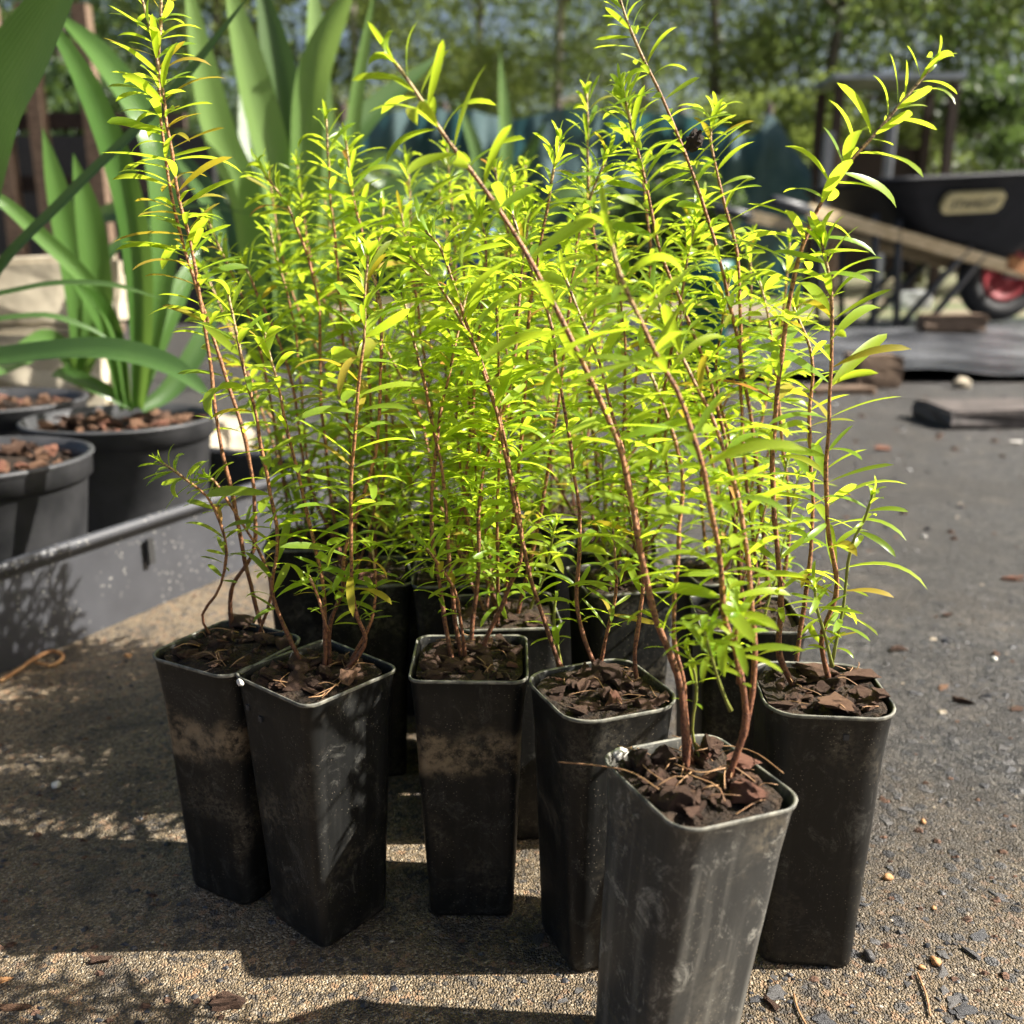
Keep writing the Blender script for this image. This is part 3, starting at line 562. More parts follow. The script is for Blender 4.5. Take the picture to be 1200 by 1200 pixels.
for kx, n, a, b in ((12, 5, .12, .20), (13, 6, .13, .23), (14, 6, .13, .23), (15, 6, .13, .23), (16, 5, .12, .20), (17, 5, .16, .25), (18, 5, .16, .25), (19, 5, .16, .25)): rnd_shoots(kx, n, a, b, .06, kx * 7, node=.0115)
for kx in POTS:                                        # short twigs with small leaves near the soil
    r = random.Random(kx * 31 + 5)
    for i in range(0 if kx <= 6 else 3):
        b = POTM[kx] @ Vector((r.uniform(-.012, .012), r.uniform(-.012, .012), HP - .009)); h = r.uniform(.03, .085); a = r.uniform(0, 6.28); l = r.uniform(.008, .03)
        tip = b + Vector((math.cos(a) * l, math.sin(a) * l, h)); mid = b.lerp(tip, .5) + Vector((r.uniform(-.004, .004), r.uniform(-.004, .004), 0))
        shoot(SEED[kx], [b, mid, tip], r, r0=.00075, r1=.0005, bare=.42, node=.0075, per=3, Lm=.0155, ycol=.05, mat='stem' if i % 2 else 'green_stem', name='side_twig')
flush_leaves()
# dark seed head on the tallest seedling
bm = bmesh.new(); bmesh.ops.create_icosphere(bm, subdivisions=3, radius=1)
for v in bm.verts: v.co *= 1 + .35 * noise.cell(v.co * 5) if v.index % 2 else .9
m = bpy.data.meshes.new('seed_head'); bm.to_mesh(m); bm.free(); m.materials.append(M['wood_dark'])
o = link('seed_head', m, SEED[11], at_y(814, 166, .44) - Vector(SEED[11].location)); o.scale = (.0036, .0034, .0045); o.rotation_euler = (.3, .5, 0)

# ------------------------------------------------------------------ left: tray, nursery pots, strap-leaved plants
tA = at_z(0, 790, 0); tB = at_z(232, 690, 0); td = (tB - tA).normalized(); tn = Vector((-td.y, td.x, 0)); tA = tA - td * .35
tray = thing('plant_tray', tA, 'long black plastic tray holding the round pots at left', 'tray', rz=math.atan2(td.y, td.x)); TL0 = (tB - tA).length; TL = TL0 + .20; TW = .53; TH = .078
V, F = [], []
def lbox(c, s): box_data(c, s, V, F)
lbox((TL / 2, TW / 2, .004), (TL - .01, TW - .01, .006))
link('floor_panel', mesh('floor_panel', V, F, M['tray'], False), tray)
for nm, c, s in (('side_wall', (TL / 2, .002, TH / 2), (TL, .004, TH)), ('side_wall', (TL / 2, TW - .002, TH / 2), (TL, .004, TH)), ('end_wall', (.002, TW / 2, TH / 2), (.004, TW - .009, TH)), ('end_wall', (TL - .002, TW / 2, TH / 2), (.004, TW - .009, TH))):
    V, F = [], []; lbox(c, s); link(nm, mesh(nm, V, F, M['tray'], False), tray)
for nm, a, b in (('rim', (0, -.004, TH), (TL, -.004, TH)), ('rim', (0, TW + .004, TH), (TL, TW + .004, TH)), ('rim', (-.002, 0, TH - .001), (-.002, TW, TH - .001)), ('rim', (TL + .002, 0, TH - .001), (TL + .002, TW, TH - .001))):
    V, F = tube_data([Vector(a).lerp(Vector(b), i / 6) for i in range(7)], [.005] * 7, 8); link(nm, mesh(nm, V, F, M['tray']), tray)
V, F = [], []; lbox((TL0 - .055, -.0045, .052), (.006, .003, .022)); link('slot', mesh('slot', V, F, M['print_shade_black'], False), tray)
def round_pot(x, y, r, H, label, seed, zb=.008):
    e = thing('nursery_pot', (x, y, zb), label, 'pot', 'round nursery pots in the tray'); prof = [(r * .80, 0), (r * .82, .004), (r * .955, H * .84), (r * .965, H * .845), (r * 1.0, H * .85), (r * 1.005, H * .97), (r * 1.03, H * .985), (r * 1.03, H), (r * .99, H + .001), (r * .95, H * .9), (r * .93, H * .75)]
    n = 48; V = [(rr * math.cos(2 * math.pi * k / n), rr * math.sin(2 * math.pi * k / n), z) for rr, z in prof for k in range(n)]
    F = [(i * n + k, i * n + (k + 1) % n, (i + 1) * n + (k + 1) % n, (i + 1) * n + k) for i in range(len(prof) - 1) for k in range(n)] + [tuple(reversed(range(n)))]
    link('wall', mesh('wall', V, F, M['pot_round']), e); rg = random.Random(seed); V = [(0, 0, H * .9)]; F = []; R = 8
    for j in range(1, R + 1):
        for k in range(32): a = 2 * math.pi * k / 32; q = r * .945 * j / R; V.append((q * math.cos(a), q * math.sin(a), H * .9 + .004 * noise.noise(Vector((q * math.cos(a) * 50, q * math.sin(a) * 50, seed)))))
    F = [(0, 1 + k, 1 + (k + 1) % 32) for k in range(32)] + [(1 + j * 32 + k, 33 + j * 32 + k, 33 + j * 32 + (k + 1) % 32, 1 + j * 32 + (k + 1) % 32) for j in range(R - 1) for k in range(32)]
    s = link('potting_mix', mesh('potting_mix', V, F, M['soil']), e)
    for i in range(85):
        q = r * .9 * math.sqrt(rg.random()); a = rg.uniform(0, 6.28); chip(s, q * math.cos(a), q * math.sin(a), H * .9 + rg.uniform(.002, .008), rg.uniform(.006, .013), rg, rg.choice(['bark_pale', 'bark_pale', 'bark_red', 'bark']))
    return e
pA = round_pot(-.446, .765, .092, .124, 'round black nursery pot nearest the camera, its sunlit side dappled by leaf shadows', 1)
pB = round_pot(-.402, .965, .092, .124, 'round black nursery pot in shade behind the sunlit one, holding the strap leaved plant', 2)
pC = round_pot(-.60, 1.09, .10, .124, 'round black nursery pot furthest back at the left edge', 3)

def strap(parent, pts, w, mat, hint=(.7, -1, .4), fold=.25, n=22, tipp=.55):
    w *= .78; base = Vector(parent.location); path = spline([Vector(p) - base for p in pts], n); T = tangents(path); V = []; F = []; hint = Vector(hint).normalized()
    for i, p in enumerate(path):
        t = i / n; ww = w * (.42 + .58 * min(1, t / .4) ** .8) * (1 if t < tipp else max(.02, (1 - ((t - tipp) / (1 - tipp)) ** 2.2)))
        sd = T[i].cross(hint).normalized(); nn = sd.cross(T[i])
        for q in (-1, -.5, 0, .5, 1): V.append(p + sd * q * ww / 2 + nn * (1.25 * fold * ww * (abs(q) ** 1.3) * (1.2 - .7 * t)))
    for i in range(n):
        for q in range(4): a = i * 5 + q; F.append((a, a + 1, a + 6, a + 5))
    m = mesh('strap_leaf', V, F, M[mat]); m.attributes.new('across', 'FLOAT', 'POINT').data.foreach_set('value', [(-1, -.5, 0, .5, 1)[i % 5] for i in range(len(V))]); return link('strap_leaf', m, parent)
def strap_px(parent, L, w, mat, Y0, Y1, **k):
    n = len(L); return strap(parent, [at_y(u, v, Y0 + (Y1 - Y0) * i / (n - 1)) for i, (u, v) in enumerate(L)], w, mat, **k)
cB = thing('strap_leaved_plant', pB.location + Vector((.018, 0, .118)), 'strap leaved plant rising from the shaded round pot', 'plant', 'strap leaved potted plants')
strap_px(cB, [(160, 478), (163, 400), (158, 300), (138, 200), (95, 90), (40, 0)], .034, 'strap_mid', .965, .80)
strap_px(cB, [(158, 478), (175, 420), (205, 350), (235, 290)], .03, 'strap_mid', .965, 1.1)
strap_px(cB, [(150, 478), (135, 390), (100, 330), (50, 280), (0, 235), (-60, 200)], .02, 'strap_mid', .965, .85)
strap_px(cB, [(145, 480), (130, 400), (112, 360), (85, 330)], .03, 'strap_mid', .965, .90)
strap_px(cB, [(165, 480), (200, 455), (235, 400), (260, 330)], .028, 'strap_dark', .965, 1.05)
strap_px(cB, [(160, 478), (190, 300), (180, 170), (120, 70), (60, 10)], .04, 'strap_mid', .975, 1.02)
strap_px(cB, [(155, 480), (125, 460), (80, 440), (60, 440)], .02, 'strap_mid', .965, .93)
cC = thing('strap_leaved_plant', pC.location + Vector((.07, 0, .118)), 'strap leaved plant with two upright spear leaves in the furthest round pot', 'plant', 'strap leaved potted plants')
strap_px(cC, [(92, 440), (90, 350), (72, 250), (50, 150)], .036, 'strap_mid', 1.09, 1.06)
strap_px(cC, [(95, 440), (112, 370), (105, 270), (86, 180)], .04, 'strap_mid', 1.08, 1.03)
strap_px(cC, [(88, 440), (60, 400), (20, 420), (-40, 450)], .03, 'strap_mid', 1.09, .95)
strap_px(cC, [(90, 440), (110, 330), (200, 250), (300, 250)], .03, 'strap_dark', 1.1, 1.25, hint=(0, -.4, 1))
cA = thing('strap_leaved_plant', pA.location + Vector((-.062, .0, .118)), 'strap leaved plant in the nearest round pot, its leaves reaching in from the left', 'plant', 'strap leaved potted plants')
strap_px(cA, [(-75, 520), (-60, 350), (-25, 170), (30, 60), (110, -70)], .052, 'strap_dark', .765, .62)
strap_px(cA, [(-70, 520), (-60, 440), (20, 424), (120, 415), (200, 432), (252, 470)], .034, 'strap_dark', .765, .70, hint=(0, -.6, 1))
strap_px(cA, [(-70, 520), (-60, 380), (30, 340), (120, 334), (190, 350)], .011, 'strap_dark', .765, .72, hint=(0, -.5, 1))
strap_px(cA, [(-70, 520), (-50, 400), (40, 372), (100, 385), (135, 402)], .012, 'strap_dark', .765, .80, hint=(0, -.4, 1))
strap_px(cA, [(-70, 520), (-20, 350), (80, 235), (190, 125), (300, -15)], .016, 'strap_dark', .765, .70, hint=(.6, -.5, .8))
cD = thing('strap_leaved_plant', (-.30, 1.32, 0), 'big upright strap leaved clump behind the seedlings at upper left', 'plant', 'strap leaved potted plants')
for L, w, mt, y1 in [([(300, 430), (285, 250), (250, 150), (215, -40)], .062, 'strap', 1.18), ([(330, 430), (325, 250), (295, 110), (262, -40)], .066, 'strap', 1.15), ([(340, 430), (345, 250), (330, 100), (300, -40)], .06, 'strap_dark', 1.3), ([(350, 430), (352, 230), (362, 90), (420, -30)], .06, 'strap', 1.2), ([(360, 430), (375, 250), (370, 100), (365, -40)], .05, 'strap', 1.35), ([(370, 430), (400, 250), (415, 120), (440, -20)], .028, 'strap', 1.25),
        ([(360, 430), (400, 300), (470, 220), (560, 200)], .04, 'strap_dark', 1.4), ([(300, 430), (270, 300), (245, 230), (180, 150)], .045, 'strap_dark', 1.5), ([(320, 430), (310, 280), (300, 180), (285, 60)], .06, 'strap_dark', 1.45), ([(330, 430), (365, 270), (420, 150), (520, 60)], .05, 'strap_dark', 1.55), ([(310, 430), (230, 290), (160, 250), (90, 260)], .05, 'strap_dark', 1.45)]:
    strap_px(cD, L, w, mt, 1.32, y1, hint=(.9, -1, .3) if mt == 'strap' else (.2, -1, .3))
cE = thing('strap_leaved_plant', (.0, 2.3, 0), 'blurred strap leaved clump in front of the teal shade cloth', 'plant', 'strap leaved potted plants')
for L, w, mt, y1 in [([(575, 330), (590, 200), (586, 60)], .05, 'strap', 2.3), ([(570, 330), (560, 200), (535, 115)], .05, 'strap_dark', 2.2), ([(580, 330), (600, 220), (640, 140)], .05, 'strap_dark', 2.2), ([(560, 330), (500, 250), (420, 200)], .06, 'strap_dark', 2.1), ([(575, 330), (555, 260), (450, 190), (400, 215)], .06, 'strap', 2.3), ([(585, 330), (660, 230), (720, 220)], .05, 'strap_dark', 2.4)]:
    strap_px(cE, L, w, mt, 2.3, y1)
# cream blocks, small bits behind
for i, (u, v, Y, s, rz, zz) in enumerate([(22, 420, 1.42, (.26, .12, .10), .25, 0), (15, 330, 1.42, (.24, .12, .09), .18, .101), (208, 470, 1.34, (.15, .12, .065), -.3, 0), (275, 560, 1.08, (.07, .06, .04), .5, 0), (28, 280, 1.43, (.25, .12, .10), .3, .192), (-120, 420, 1.5, (.26, .14, .28), .1, 0)]):
    p = at_y(u, v, Y); o = link('cream_block', rough_box('cream_block', s, M['cream_block'], .008, i, .004), None, (p.x, Y, zz)); o.rotation_euler.z = rz
    tag(o, ['lower cream block of the stack behind the far left pots', 'upper cream block of the stack behind the far left pots', 'cream block beside the shaded round pot', 'small cream block lying behind the leftmost seedling', 'topmost cream block of the stack behind the far left pots', 'tall cream block beyond the left edge beside the stack'][i], 'block', 'cream blocks behind the pots')
# blue jug and teal pot glimpsed through the leaves
def lathe(prof, n=24): 
    V = [(r * math.cos(2 * math.pi * k / n), r * math.sin(2 * math.pi * k / n), z) for r, z in prof for k in range(n)]
    F = [(i * n + k, i * n + (k + 1) % n, (i + 1) * n + (k + 1) % n, (i + 1) * n + k) for i in range(len(prof) - 1) for k in range(n)]; return V, F
for u, v, Y, r, H, mt, lab in [(552, 275, 2.6, .09, .36, 'blue', 'blue plastic pot glimpsed through the leaves in the middle'), (832, 290, 1.7, .04, .285, 'teal_pot', 'narrow teal plastic pot glimpsed behind the right seedlings')]:
    p = at_y(u, v, Y); V, F = lathe([(r * .02, .002), (r * .8, .002), (r * .97, H * .86), (r * 1.05, H * .88), (r * 1.05, H), (r * .97, H), (r * .9, H * .6), (r * .02, H * .6)]); o = link('plastic_pot', mesh('plastic_pot', V, F, M[mt]), None, (p.x, Y, 0)); tag(o, lab, 'pot')

# ------------------------------------------------------------------ right: sheeting, blocks, board, wheelbarrow
def wrinkled(name, x0, x1, y0, y1, z, nx, ny, mat, amp):
    return sheet(name, x0, x1, y0, y1, z, nx, ny, mat, amp, 5.)
sh = link('black_sheeting', wrinkled('black_sheeting', .45, 3.6, 2.28, 4.35, .022, 110, 70, M['sheeting'], .018)); tag(sh, 'wrinkled black plastic sheeting spread on the ground below the wheelbarrow', 'sheeting')
def block(name, u, v, size, mt, lab, cat, rz=0, amp=.003, bev=.004, dz=0):
    p = at_z(u, v, dz); o = link(name, rough_box(name, size, M[mt], bev, int(u), amp), None, (p.x, p.y + size[1] / 2, dz)); o.rotation_euler.z = rz; return tag(o, lab, cat)
block('timber_block', 1028, 456, (.105, .09, .075), 'wood', 'short brown timber block at the near edge of the black sheeting', 'block', .1)
block('timber_block', 1121, 389, (.22, .10, .06), 'wood', 'grey brown timber block lying beside the wheelbarrow wheel', 'block', -.1, dz=.03)
block('dark_paver', 1228, 503, (.36, .15, .034), 'black_paver', 'dark flat paver lying on the bitumen at right edge', 'paver', .06)
block('timber_offcut', 985, 462, (.16, .05, .012), 'wood', 'thin pale timber offcut on the ground beside the timber block', 'offcut', -.1)
block('pale_stone', 1130, 456, (.035, .03, .022), 'cream_block', 'small cream stone on the ground near the dark paver', 'stone', .3, bev=.006)
p = at_z(1206, 470, 0); V, F = tube_data([Vector((0, 0, 0)), Vector((0, 0, .14)), Vector((.005, 0, .28))], [.007, .007, .006], 8); o = link('stake', mesh('stake', V, F, M['black_steel']), None, (p.x, p.y, 0)); tag(o, 'thin black stake standing behind the dark paver at right edge', 'stake')

wb = thing('wheelbarrow', (0, 0, 0), 'black wheelbarrow with timber handles and red hubbed wheel at right', 'wheelbarrow'); hub = at_y(1179, 337, 4.08); yaw = math.radians(10)
wb.location = (hub.x - .03, hub.y, .03); wb.rotation_euler.z = yaw; WR = .19
def torus(R, r, n=36, m=12, sq=1.): return [Vector(((R + r * math.cos(b)) * math.cos(a), r * sq * math.sin(b), (R + r * math.cos(b)) * math.sin(a))) for a in [2 * math.pi * i / n for i in range(n)] for b in [2 * math.pi * j / m for j in range(m)]], [(i * m + j, ((i + 1) % n) * m + j, ((i + 1) % n) * m + (j + 1) % m, i * m + (j + 1) % m) for i in range(n) for j in range(m)]
V, F = torus(WR - .045, .045, sq=1.05); wh = link('wheel', mesh('wheel', V, F, M['tyre']), wb, (0, 0, WR))
prof = [(.0, -.03), (.03, -.032), (.035, -.022), (.075, -.018), (.09, -.034), (.108, -.036), (.108, .036), (.09, .034), (.075, .018), (.035, .022), (.03, .032), (.0, .03)]
n = 32; V = [(r * math.cos(2 * math.pi * k / n), z, r * math.sin(2 * math.pi * k / n)) for r, z in prof for k in range(n)]; F = [(i * n + k, i * n + (k + 1) % n, (i + 1) * n + (k + 1) % n, (i + 1) * n + k) for i in range(len(prof) - 1) for k in range(n)]
link('hub', mesh('hub', V, F, M['wheel_red']), wh)
V, F = tube_data([Vector((0, -.12, 0)), Vector((0, 0, 0)), Vector((0, .12, 0))], [.014] * 3, 10); link('axle', mesh('axle', V, F, M['steel']), wh)
# handles: from in front of the wheel back to the grips
def beam(a, b, w, h, mt, nm, parent, V=None):
    a, b = Vector(a), Vector(b); d = (b - a).normalized(); sd = d.cross(Vector((0, 0, 1))).normalized(); up = sd.cross(d); V = []; F = []
    for p in [a.lerp(b, i / 8) for i in range(9)]:
        for q, s in ((-1, -1), (1, -1), (1, 1), (-1, 1)): V.append(p + sd * q * w / 2 + up * s * h / 2)
    for i in range(8):
        for k in range(4): F.append((i * 4 + k, i * 4 + (k + 1) % 4, i * 4 + 4 + (k + 1) % 4, i * 4 + 4 + k))
    F += [(3, 2, 1, 0), (32, 33, 34, 35)]; return link(nm, mesh(nm, V, F, M[mt], False), parent)
hl = []
for s in (-1, 1):
    b = beam((.30, s * .10, WR - .05), (-1.02, s * .26, .43), .034, .046, 'handle_wood', 'handle', wb); hl.append(b)
    beam((.05, s * .1315, WR + .0185), (-.10, s * .1495, WR + .0544), .039, .050, 'rust', 'rust_patch', b)
    V, F = tube_data([Vector((-1.0, s * .258, .424)), Vector((-1.08, s * .267, .442)), Vector((-1.16, s * .277, .46))], [.021, .022, .02], 10); link('grip', mesh('grip', V, F, M['black_steel']), b)
    for nm, a, c in (('leg', (-.62, s * .215, .40), (-.58, s * .215, -.03)), ('brace', (-.57, s * .212, .0), (-.28, s * .175, .30)), ('brace', (-.47, s * .205, -.02), (-.20, s * .165, .28)), ('leg', (-.72, s * .225, .42), (-.69, s * .225, -.0))):
        V, F = tube_data([Vector(a), (Vector(a) + Vector(c)) / 2, Vector(c)], [.014] * 3, 8); link(nm, mesh(nm, V, F, M['black_steel']), wb)
    V, F = tube_data([Vector((.06, s * .14, WR + .03)), Vector((.09, s * .16, .33)), Vector((.13, s * .2, .42))], [.009] * 3, 8); link('front_brace', mesh('front_brace', V, F, M['steel']), wb)
V, F = tube_data([Vector((-.58, -.215, -.03)), Vector((-.58, 0, -.03)), Vector((-.58, .215, -.03))], [.011] * 3, 8); link('crossbar', mesh('crossbar', V, F, M['black_steel']), wb)
# tub: rounded rings from bottom to rim
def tub_ring(x0, x1, hw, z0, z1, r=.09, n=8):
    out = []; cx, hl_ = (x0 + x1) / 2, (x1 - x0) / 2
    for q, (sx, sy) in enumerate([(1, 1), (-1, 1), (-1, -1), (1, -1)]):
        for i in range(n):
            a = math.pi / 2 * (q + i / (n - 1)); x = cx + sx * (hl_ - r) + r * math.cos(a); y = sy * (hw - r) + r * math.sin(a); t = (x - x0) / (x1 - x0); out.append(Vector((x, y, z0 + (z1 - z0) * t)))
    return out
BOT = (-.52, -.06, .17, .335, .25); TOP = (-.74, .30, .335, .525, .585)
V = []; F = []; n = 32; rings = [tub_ring(-.48, -.10, .13, .33, .255, .08)]
for t in (0, .12, .3, .5, .7, .88, 1): q = [a + (b - a) * t for a, b in zip(BOT, TOP)]; rings.append(tub_ring(*q, .08 + .03 * t))
rings.append(tub_ring(-.765, .325, .358, .527, .587, .12)); rings.append(tub_ring(-.77, .33, .362, .515, .575, .12)); rings.append(tub_ring(-.765, .325, .358, .539, .599, .12)); rings.append(tub_ring(-.72, .28, .318, .52, .58, .10)); rings.append(tub_ring(-.51, -.07, .16, .35, .27, .08))
for rg in rings: V += rg
for i in range(len(rings) - 1):
    for k in range(n): F.append((i * n + k, i * n + (k + 1) % n, (i + 1) * n + (k + 1) % n, (i + 1) * n + k))
F.append(tuple(reversed(range(n)))); F.append(tuple((len(rings) - 1) * n + k for k in range(n))); link('tub', mesh('tub', V, F, M['tub']), wb)
# name plate on the near side
t = .62; yb, yt = -.17 + (-.335 + .17) * .50, -.17 + (-.335 + .17) * .86; zb_, zt_ = .29 + (.55 - .29) * .50, .29 + (.55 - .29) * .86
pc = Vector((-.37, (yb + yt) / 2, (zb_ + zt_) / 2)); upv = Vector((0, yt - yb, zt_ - zb_)).normalized(); nv = Vector((1, 0, 0)).cross(upv); nv = nv if nv.y < 0 else -nv
PW, PH, c = .122, .040, .017
out = [(-PW + c, -PH), (PW - c, -PH), (PW, -PH + c), (PW, PH - c), (PW - c, PH), (-PW + c, PH), (-PW, PH - c), (-PW, -PH + c)]
def on_plate(x, y, d): return pc + Vector((1, 0, .05)) * x + upv * y + nv * d
V = [on_plate(x, y, .020) for x, y in out] + [on_plate(x, y, -.004) for x, y in out]; F = [tuple(range(8))] + [(i, i + 8, (i + 1) % 8 + 8, (i + 1) % 8) for i in range(8)]
plate = link('name_plate', mesh('name_plate', V, F, M['plate'], False), wb)
fc = bpy.data.curves.new('lettering', 'FONT'); fc.body = 'STANLEY'; fc.size = .058; fc.align_x = 'CENTER'; fc.align_y = 'CENTER'; fc.extrude = .001; fc.offset = .0005; fc.space_character = 1.05
tmp = bpy.data.objects.new('tmp', fc); C.objects.link(tmp); bpy.context.view_layer.update(); lm = bpy.data.meshes.new_from_object(tmp.evaluated_get(bpy.context.evaluated_depsgraph_get())); bpy.data.objects.remove(tmp)
xs = [v.co.x for v in lm.vertices]; ys = [v.co.y for v in lm.vertices]; kx_ = .185 / (max(xs) - min(xs)); cy = (max(ys) + min(ys)) / 2
for v in lm.vertices: v.co = on_plate(v.co.x * kx_, (v.co.y - cy) * .85, .0215 + v.co.z)
lm.materials.clear(); lm.materials.append(M['print_shade_black']); link('lettering', lm, plate)

# ------------------------------------------------------------------ background: shade cloth, open shed, posts
cl = thing('shade_cloth_screen', (0, 7.2, 0), 'teal shade cloth screen hung between posts behind the seedlings', 'screen')
V = []; F = []; tops = [(380, 170), (430, 140), (500, 126), (560, 132), (610, 138), (660, 128), (730, 136), (800, 132), (850, 150), (885, 160), (905, 130), (925, 160), (945, 200)]; nx = 70; nz = 14
for i in range(nx + 1):
    u = 380 + (945 - 380) * i / nx
    for a, b in zip(tops, tops[1:]):
        if a[0] <= u <= b[0]: v = a[1] + (b[1] - a[1]) * (u - a[0]) / (b[0] - a[0])
    p = at_y(u, v, 7.2)
    for j in range(nz + 1): s = j / nz; V.append(Vector((p.x, .16 * noise.noise(Vector((i * .35, j * .08, 4))) + .22 * noise.noise(Vector((i * .13 + j * .1, j * .25, 0))), p.z * (1 - s) + .0 * s)))
for i in range(nx):
    for j in range(nz): a = i * (nz + 1) + j; F.append((a, a + 1, a + nz + 2, a + nz + 1))
link('cloth', mesh('cloth', V, F, M['cloth']), cl)
for u in (400, 520, 655, 800, 905):
    p = at_y(u, 122, 7.25); V, F = tube_data([Vector((p.x, .12, 0)), Vector((p.x, .12, p.z * .5)), Vector((p.x, .12, p.z))], [.03] * 3, 8); link('post', mesh('post', V, F, M['wood_dark']), cl)
shd = thing('open_shed', (2.9, 7.0, 0), 'low open shed with thin grey roof and dark posts behind the wheelbarrow', 'shed')
a = at_y(975, 90, 7.0); b = at_y(1130, 90, 7.0); V, F = box_data(((a.x + b.x) / 2 - 2.9, .2, a.z), (b.x - a.x, .5, .035)); link('roof', mesh('roof', V, F, M['roofing'], False), shd)
for u, y in ((985, 0), (1120, 0), (985, .4), (1120, .4)): x = at_y(u, 90, 7.0).x - 2.9; V, F = box_data((x, y, (a.z - .028) / 2), (.06, .06, a.z - .056)); link('post', mesh('post', V, F, M['wood_dark'], False), shd)
V, F = box_data(((a.x + b.x) / 2 - 2.9, .44, .62), (b.x - a.x - .1, .03, .9)); link('back_panel', mesh('back_panel', V, F, M['wood_dark'], False), shd)
for i, (u, v, Y, s, mt, lab) in enumerate([(1072, 312, 5.6, (.2, .1, .10), 'white_block', 'white box on the grass seen under the wheelbarrow tub'), (1040, 200, 6.3, (.05, .05, 1.1), 'steel', 'thin grey steel post behind the wheelbarrow'), (968, 200, 6.4, (.06, .06, 1.05), 'steel', 'grey steel post left of the wheelbarrow'), (982, 210, 6.5, (.07, .07, .98), 'wood', 'brown timber post beside the grey steel post')]):
    p = at_y(u, v, Y); o = link('white_box' if i == 0 else 'post', rough_box('box', s, M[mt], .004, i, .002), None, (p.x, Y, .005)); tag(o, lab, 'box' if i == 0 else 'post')
fr = thing('timber_pergola', (-2.0, 3.9, 0), 'dark timber framework with brown posts at upper left', 'pergola')
for u in (4, 46, 110): x = at_y(u, 150, 3.9).x + 2.0; V, F = box_data((x, 0, .6), (.055, .055, 1.2)); link('post', mesh('post', V, F, M['wood'], False), fr)
for v in (140, 215): z = at_y(50, v, 3.9).z; V, F = box_data((at_y(60, v, 3.9).x + 2.0, .045, z), (1.0, .035, .06)); link('rail', mesh('rail', V, F, M['wood_dark'], False), fr)
V, F = box_data((-.1, .5, .4), (1.6, .05, .8)); link('shade_fill_board', mesh('shade_fill_board', V, F, M['print_shade_black'], False), fr)  # near-black board added as a fill, its colour standing in for shade behind the posts

# ------------------------------------------------------------------ trees and far wood
def leaf_cloud(cent, rads, counts, size, seed, droop=.3):
    g = np.random.default_rng(seed); P = []; 
    for c, rr, k in zip(cent, rads, counts):
        d = g.normal(size=(k, 3)); d /= np.linalg.norm(d, axis=1)[:, None]; P.append(np.array(c) + d * (rr * g.random((k, 1)) ** .45) * np.array([1, 1, .75]))
    P = np.concatenate(P); n = len(P); a = g.normal(size=(n, 3)); a[:, 2] -= droop; a /= np.linalg.norm(a, axis=1)[:, None]
    b = np.cross(a, g.normal(size=(n, 3))); b /= np.linalg.norm(b, axis=1)[:, None]; L = size * g.uniform(.6, 1.4, (n, 1)); w = L * g.uniform(.18, .32, (n, 1))
    V = np.stack([P - a * L / 2, P + b * w, P + a * L / 2, P - b * w], 1).reshape(-1, 3); return V, n
def quad_mesh(name, V, n, mat):
    m = bpy.data.meshes.new(name); m.vertices.add(n * 4); m.vertices.foreach_set('co', V.astype(np.float32).ravel()); m.loops.add(n * 4); m.loops.foreach_set('vertex_index', np.arange(n * 4, dtype=np.int32))
    m.polygons.add(n); m.polygons.foreach_set('loop_start', np.arange(0, n * 4, 4, dtype=np.int32)); m.update(calc_edges=True); m.materials.append(mat); return m
def tree(name, x, y, h, cr, label, mat='tree', trunk='trunk', cb=.3, clumps=64, per=340, leaf=.06, lean=0., r0=.065, seed=1, limbs=7):
    e = thing(name, (x, y, 0), label, 'tree' if 'tree' in name else 'shrub', 'trees beyond the yard'); r = random.Random(seed); V = []; F = []
    top = Vector((lean * h, r.uniform(-.2, .2), h * .92)); path = spline([Vector((0, 0, 0)), Vector((lean * h * .2 + r.uniform(-.1, .1), 0, h * .33)), Vector((lean * h * .55 + r.uniform(-.15, .15), 0, h * .65)), top], 14)
    tube_data(path, [r0 * (1 - .82 * i / 14) * (1.25 if i == 0 else 1) for i in range(15)], 9, V, F); cent = []; rads = []
    for i in range(limbs):
        k = int(14 * (cb + (.9 - cb) * (i + .5) / limbs)); b = path[k]; a = r.uniform(0, 6.28); L = cr * r.uniform(.6, 1.05) * (1.1 - .5 * i / limbs); q = b + Vector((math.cos(a) * L, math.sin(a) * L, L * r.uniform(.25, .7)))
        lp = spline([b, b.lerp(q, .5) + Vector((0, 0, -.08 * L)), q], 6); tube_data(lp, [r0 * .42 * (1 - .85 * j / 6) for j in range(7)], 6, V, F)
        for f in (.55, .8, 1.): cent.append(b.lerp(q, f) + Vector((r.uniform(-.2, .2), r.uniform(-.2, .2), r.uniform(-.1, .25)))); rads.append(cr * r.uniform(.22, .40))
    while len(cent) < clumps:
        a = r.uniform(0, 6.28); q = cr * math.sqrt(r.random()); zz = r.uniform(cb, 1.0); w = math.sin(math.pi * min(1, (zz - cb) / (1.02 - cb)) ** .7) * .8 + .2
        cent.append(Vector((lean * h * zz + q * math.cos(a) * w, q * math.sin(a) * w, h * zz))); rads.append(cr * r.uniform(.18, .36))
    link('trunk', mesh('trunk', V, F, M[trunk]), e); LV, n = leaf_cloud([tuple(c) for c in cent], rads, [int(per * r.uniform(.6, 1.3)) for _ in cent], leaf, seed)
    link('crown', quad_mesh('crown', LV, n, M[mat]), e); return e
def X(u, Y): return (u - 600) / FPX * Y * 1.0
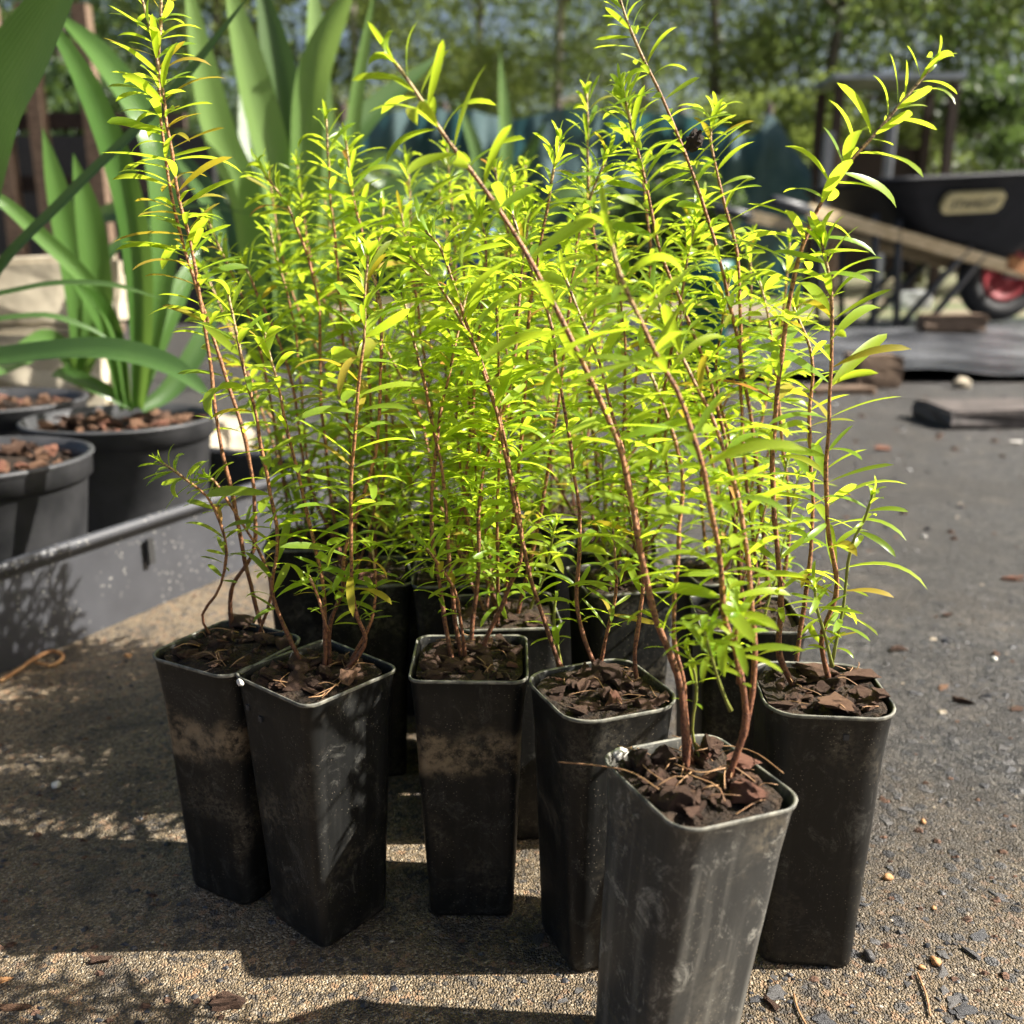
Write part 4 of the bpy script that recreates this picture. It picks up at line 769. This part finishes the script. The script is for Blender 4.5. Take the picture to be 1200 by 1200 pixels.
T_ = [('gum_tree', 430, 10.5, 6.5, 1.9, 'slender pale trunked tree above the left part of the shade cloth', dict(mat='tree_pale', trunk='trunk_pale', seed=3)),
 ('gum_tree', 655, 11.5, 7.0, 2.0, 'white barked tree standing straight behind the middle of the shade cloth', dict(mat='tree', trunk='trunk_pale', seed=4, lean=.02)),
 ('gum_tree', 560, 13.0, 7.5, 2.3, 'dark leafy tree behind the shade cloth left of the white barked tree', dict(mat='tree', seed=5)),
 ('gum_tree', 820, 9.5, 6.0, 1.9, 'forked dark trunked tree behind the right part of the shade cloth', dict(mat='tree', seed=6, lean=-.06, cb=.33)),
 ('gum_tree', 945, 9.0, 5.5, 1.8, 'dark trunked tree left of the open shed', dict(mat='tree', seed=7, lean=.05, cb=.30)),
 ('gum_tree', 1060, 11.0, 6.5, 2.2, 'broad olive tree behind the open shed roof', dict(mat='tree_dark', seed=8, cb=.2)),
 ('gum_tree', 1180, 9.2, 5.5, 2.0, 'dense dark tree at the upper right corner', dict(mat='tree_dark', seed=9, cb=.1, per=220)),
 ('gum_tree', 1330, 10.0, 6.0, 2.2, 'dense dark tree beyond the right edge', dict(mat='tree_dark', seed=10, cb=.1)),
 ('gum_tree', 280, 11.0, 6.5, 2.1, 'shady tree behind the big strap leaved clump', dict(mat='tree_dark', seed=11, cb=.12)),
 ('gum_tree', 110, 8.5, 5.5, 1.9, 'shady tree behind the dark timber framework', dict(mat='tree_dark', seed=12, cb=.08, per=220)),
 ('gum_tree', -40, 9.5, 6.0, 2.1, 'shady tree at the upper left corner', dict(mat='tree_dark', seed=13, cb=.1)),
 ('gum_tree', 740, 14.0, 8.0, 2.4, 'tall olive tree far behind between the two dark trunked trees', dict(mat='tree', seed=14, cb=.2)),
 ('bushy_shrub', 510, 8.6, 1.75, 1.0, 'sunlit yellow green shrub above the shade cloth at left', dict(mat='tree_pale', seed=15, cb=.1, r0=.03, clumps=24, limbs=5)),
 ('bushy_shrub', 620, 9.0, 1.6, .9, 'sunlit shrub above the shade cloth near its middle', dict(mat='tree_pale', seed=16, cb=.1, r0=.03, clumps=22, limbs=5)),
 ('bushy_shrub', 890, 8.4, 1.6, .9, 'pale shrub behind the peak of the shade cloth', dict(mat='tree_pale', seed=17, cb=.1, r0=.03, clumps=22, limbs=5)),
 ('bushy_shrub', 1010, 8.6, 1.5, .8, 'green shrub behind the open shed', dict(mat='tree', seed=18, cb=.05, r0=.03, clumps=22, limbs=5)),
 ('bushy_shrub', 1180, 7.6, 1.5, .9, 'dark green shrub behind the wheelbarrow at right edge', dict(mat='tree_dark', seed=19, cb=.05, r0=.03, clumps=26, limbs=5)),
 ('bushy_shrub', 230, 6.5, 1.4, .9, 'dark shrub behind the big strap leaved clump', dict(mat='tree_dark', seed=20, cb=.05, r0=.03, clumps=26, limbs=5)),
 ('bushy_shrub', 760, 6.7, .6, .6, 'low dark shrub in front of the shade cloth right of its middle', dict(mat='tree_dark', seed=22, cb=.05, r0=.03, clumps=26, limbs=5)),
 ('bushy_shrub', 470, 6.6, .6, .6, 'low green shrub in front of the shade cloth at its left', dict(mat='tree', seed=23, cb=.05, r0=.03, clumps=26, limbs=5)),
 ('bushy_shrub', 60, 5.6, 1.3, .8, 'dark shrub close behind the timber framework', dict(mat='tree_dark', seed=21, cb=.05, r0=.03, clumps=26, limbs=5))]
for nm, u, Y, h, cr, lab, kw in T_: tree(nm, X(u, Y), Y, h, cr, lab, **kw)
g = np.random.default_rng(5); cent = []; rads = []; cnt = []
for i in range(480): x = g.uniform(-19, 19); y = g.uniform(17, 22) ; z = 9.5 * g.random() ** .8; cent.append((x, y, z)); rads.append(g.uniform(.7, 1.4)); cnt.append(int(150 * (1.15 - z / 14)))
LV, n = leaf_cloud(cent, rads, cnt, .24, 9, .2); fw = link('far_wood', quad_mesh('far_wood', LV, n, M['tree'])); tag(fw, 'mass of trees far behind the yard, read as one wood', 'wood', kind='stuff')

# ------------------------------------------------------------------ loose bits on the ground
for i, (u, v, s, sc, rot, mt, lab) in enumerate([
 (265, 1178, .0085, (1, .55, .7), .1, 'bark', 'dark bark chunk on the ground at the bottom left'), (118, 1128, .0065, (1, .5, .6), .4, 'bark', 'wedge shaped bark bit on shaded ground at lower left'), (18, 1182, .007, (1, .4, .4), .1, 'bark_pale', 'brown bark sliver at the bottom left corner'), (5, 1150, .004, (1, .8, .6), .1, 'pebble_orange', 'orange bit of bark at the left edge near the bottom'),
 (1052, 762, .009, (1, .6, .6), .2, 'bark', 'dark bark chip lying right of the rightmost pot'), (1110, 722, .006, (1, .7, .6), .2, 'bark', 'small dark bark chip on bitumen further right'), (1132, 824, .009, (1, .5, .5), -.3, 'bark', 'flat bark chip lying right of the rightmost pot and nearer'), (1186, 680, .011, (1, .5, .4), -.2, 'bark_red', 'reddish bark chip on bitumen at the right edge'), (1192, 832, .006, (1, .7, .5), .2, 'bark', 'bark chip cut by the right edge at mid height'), (1104, 806, .006, (1, .8, .3), .7, 'bark_pale', 'pale curled bark flake beside a flat dark one'), (1000, 930, .004, (1, .5, .5), 1, 'bark', 'tiny bark bit close to the right pot side'),
 (905, 1180, .0055, (1, .35, .5), -.9, 'bark', 'blackened twig stub beside the frontmost pot'), (1030, 528, .02, (1, .6, .4), .2, 'bark_red', 'brown clod on the bitumen near the timber block'), (1190, 520, .012, (1, .6, .6), .2, 'pebble_white', 'pale stone on wet ground by the dark paver')]):
    m = chip_mesh(600 + i); m.materials.append(M[mt]); p = at_z(u, v, 0); o = link('bark_bit' if 'pebble' not in mt else 'stone_bit', m, None, (p.x, p.y, s * sc[2] * .4)); o.scale = (s * sc[0], s * sc[1], s * sc[2]); o.rotation_euler.z = rot; tag(o, lab, 'bark chip' if 'pebble' not in mt else 'stone', 'loose bits on the ground')
V, F = tube_data(spline([at_z(u, v, .003) for u, v in ((0, 798), (22, 785), (40, 772), (62, 763), (74, 770), (60, 780), (42, 776))], 20), [.0014] * 21, 6); o = link('curled_twig', mesh('curled_twig', V, F, M['pebble_orange'])); tag(o, 'curled orange brown twig on the ground below the long tray', 'twig')
for L, lab in (([(930, 1165), (936, 1185), (950, 1210)], 'short brown straw on the ground right of the frontmost pot'), ([(1075, 1140), (1085, 1165), (1090, 1190)], 'thin straw on the ground at the bottom right')):
    V, F = tube_data(spline([at_z(u, v, .001) for u, v in L], 8), [.0005] * 9, 5); o = link('straw', mesh('straw', V, F, M['fibre'])); tag(o, lab, 'straw')
print('LEAVES', nleaf[0], 'OBJECTS', len(S.objects))
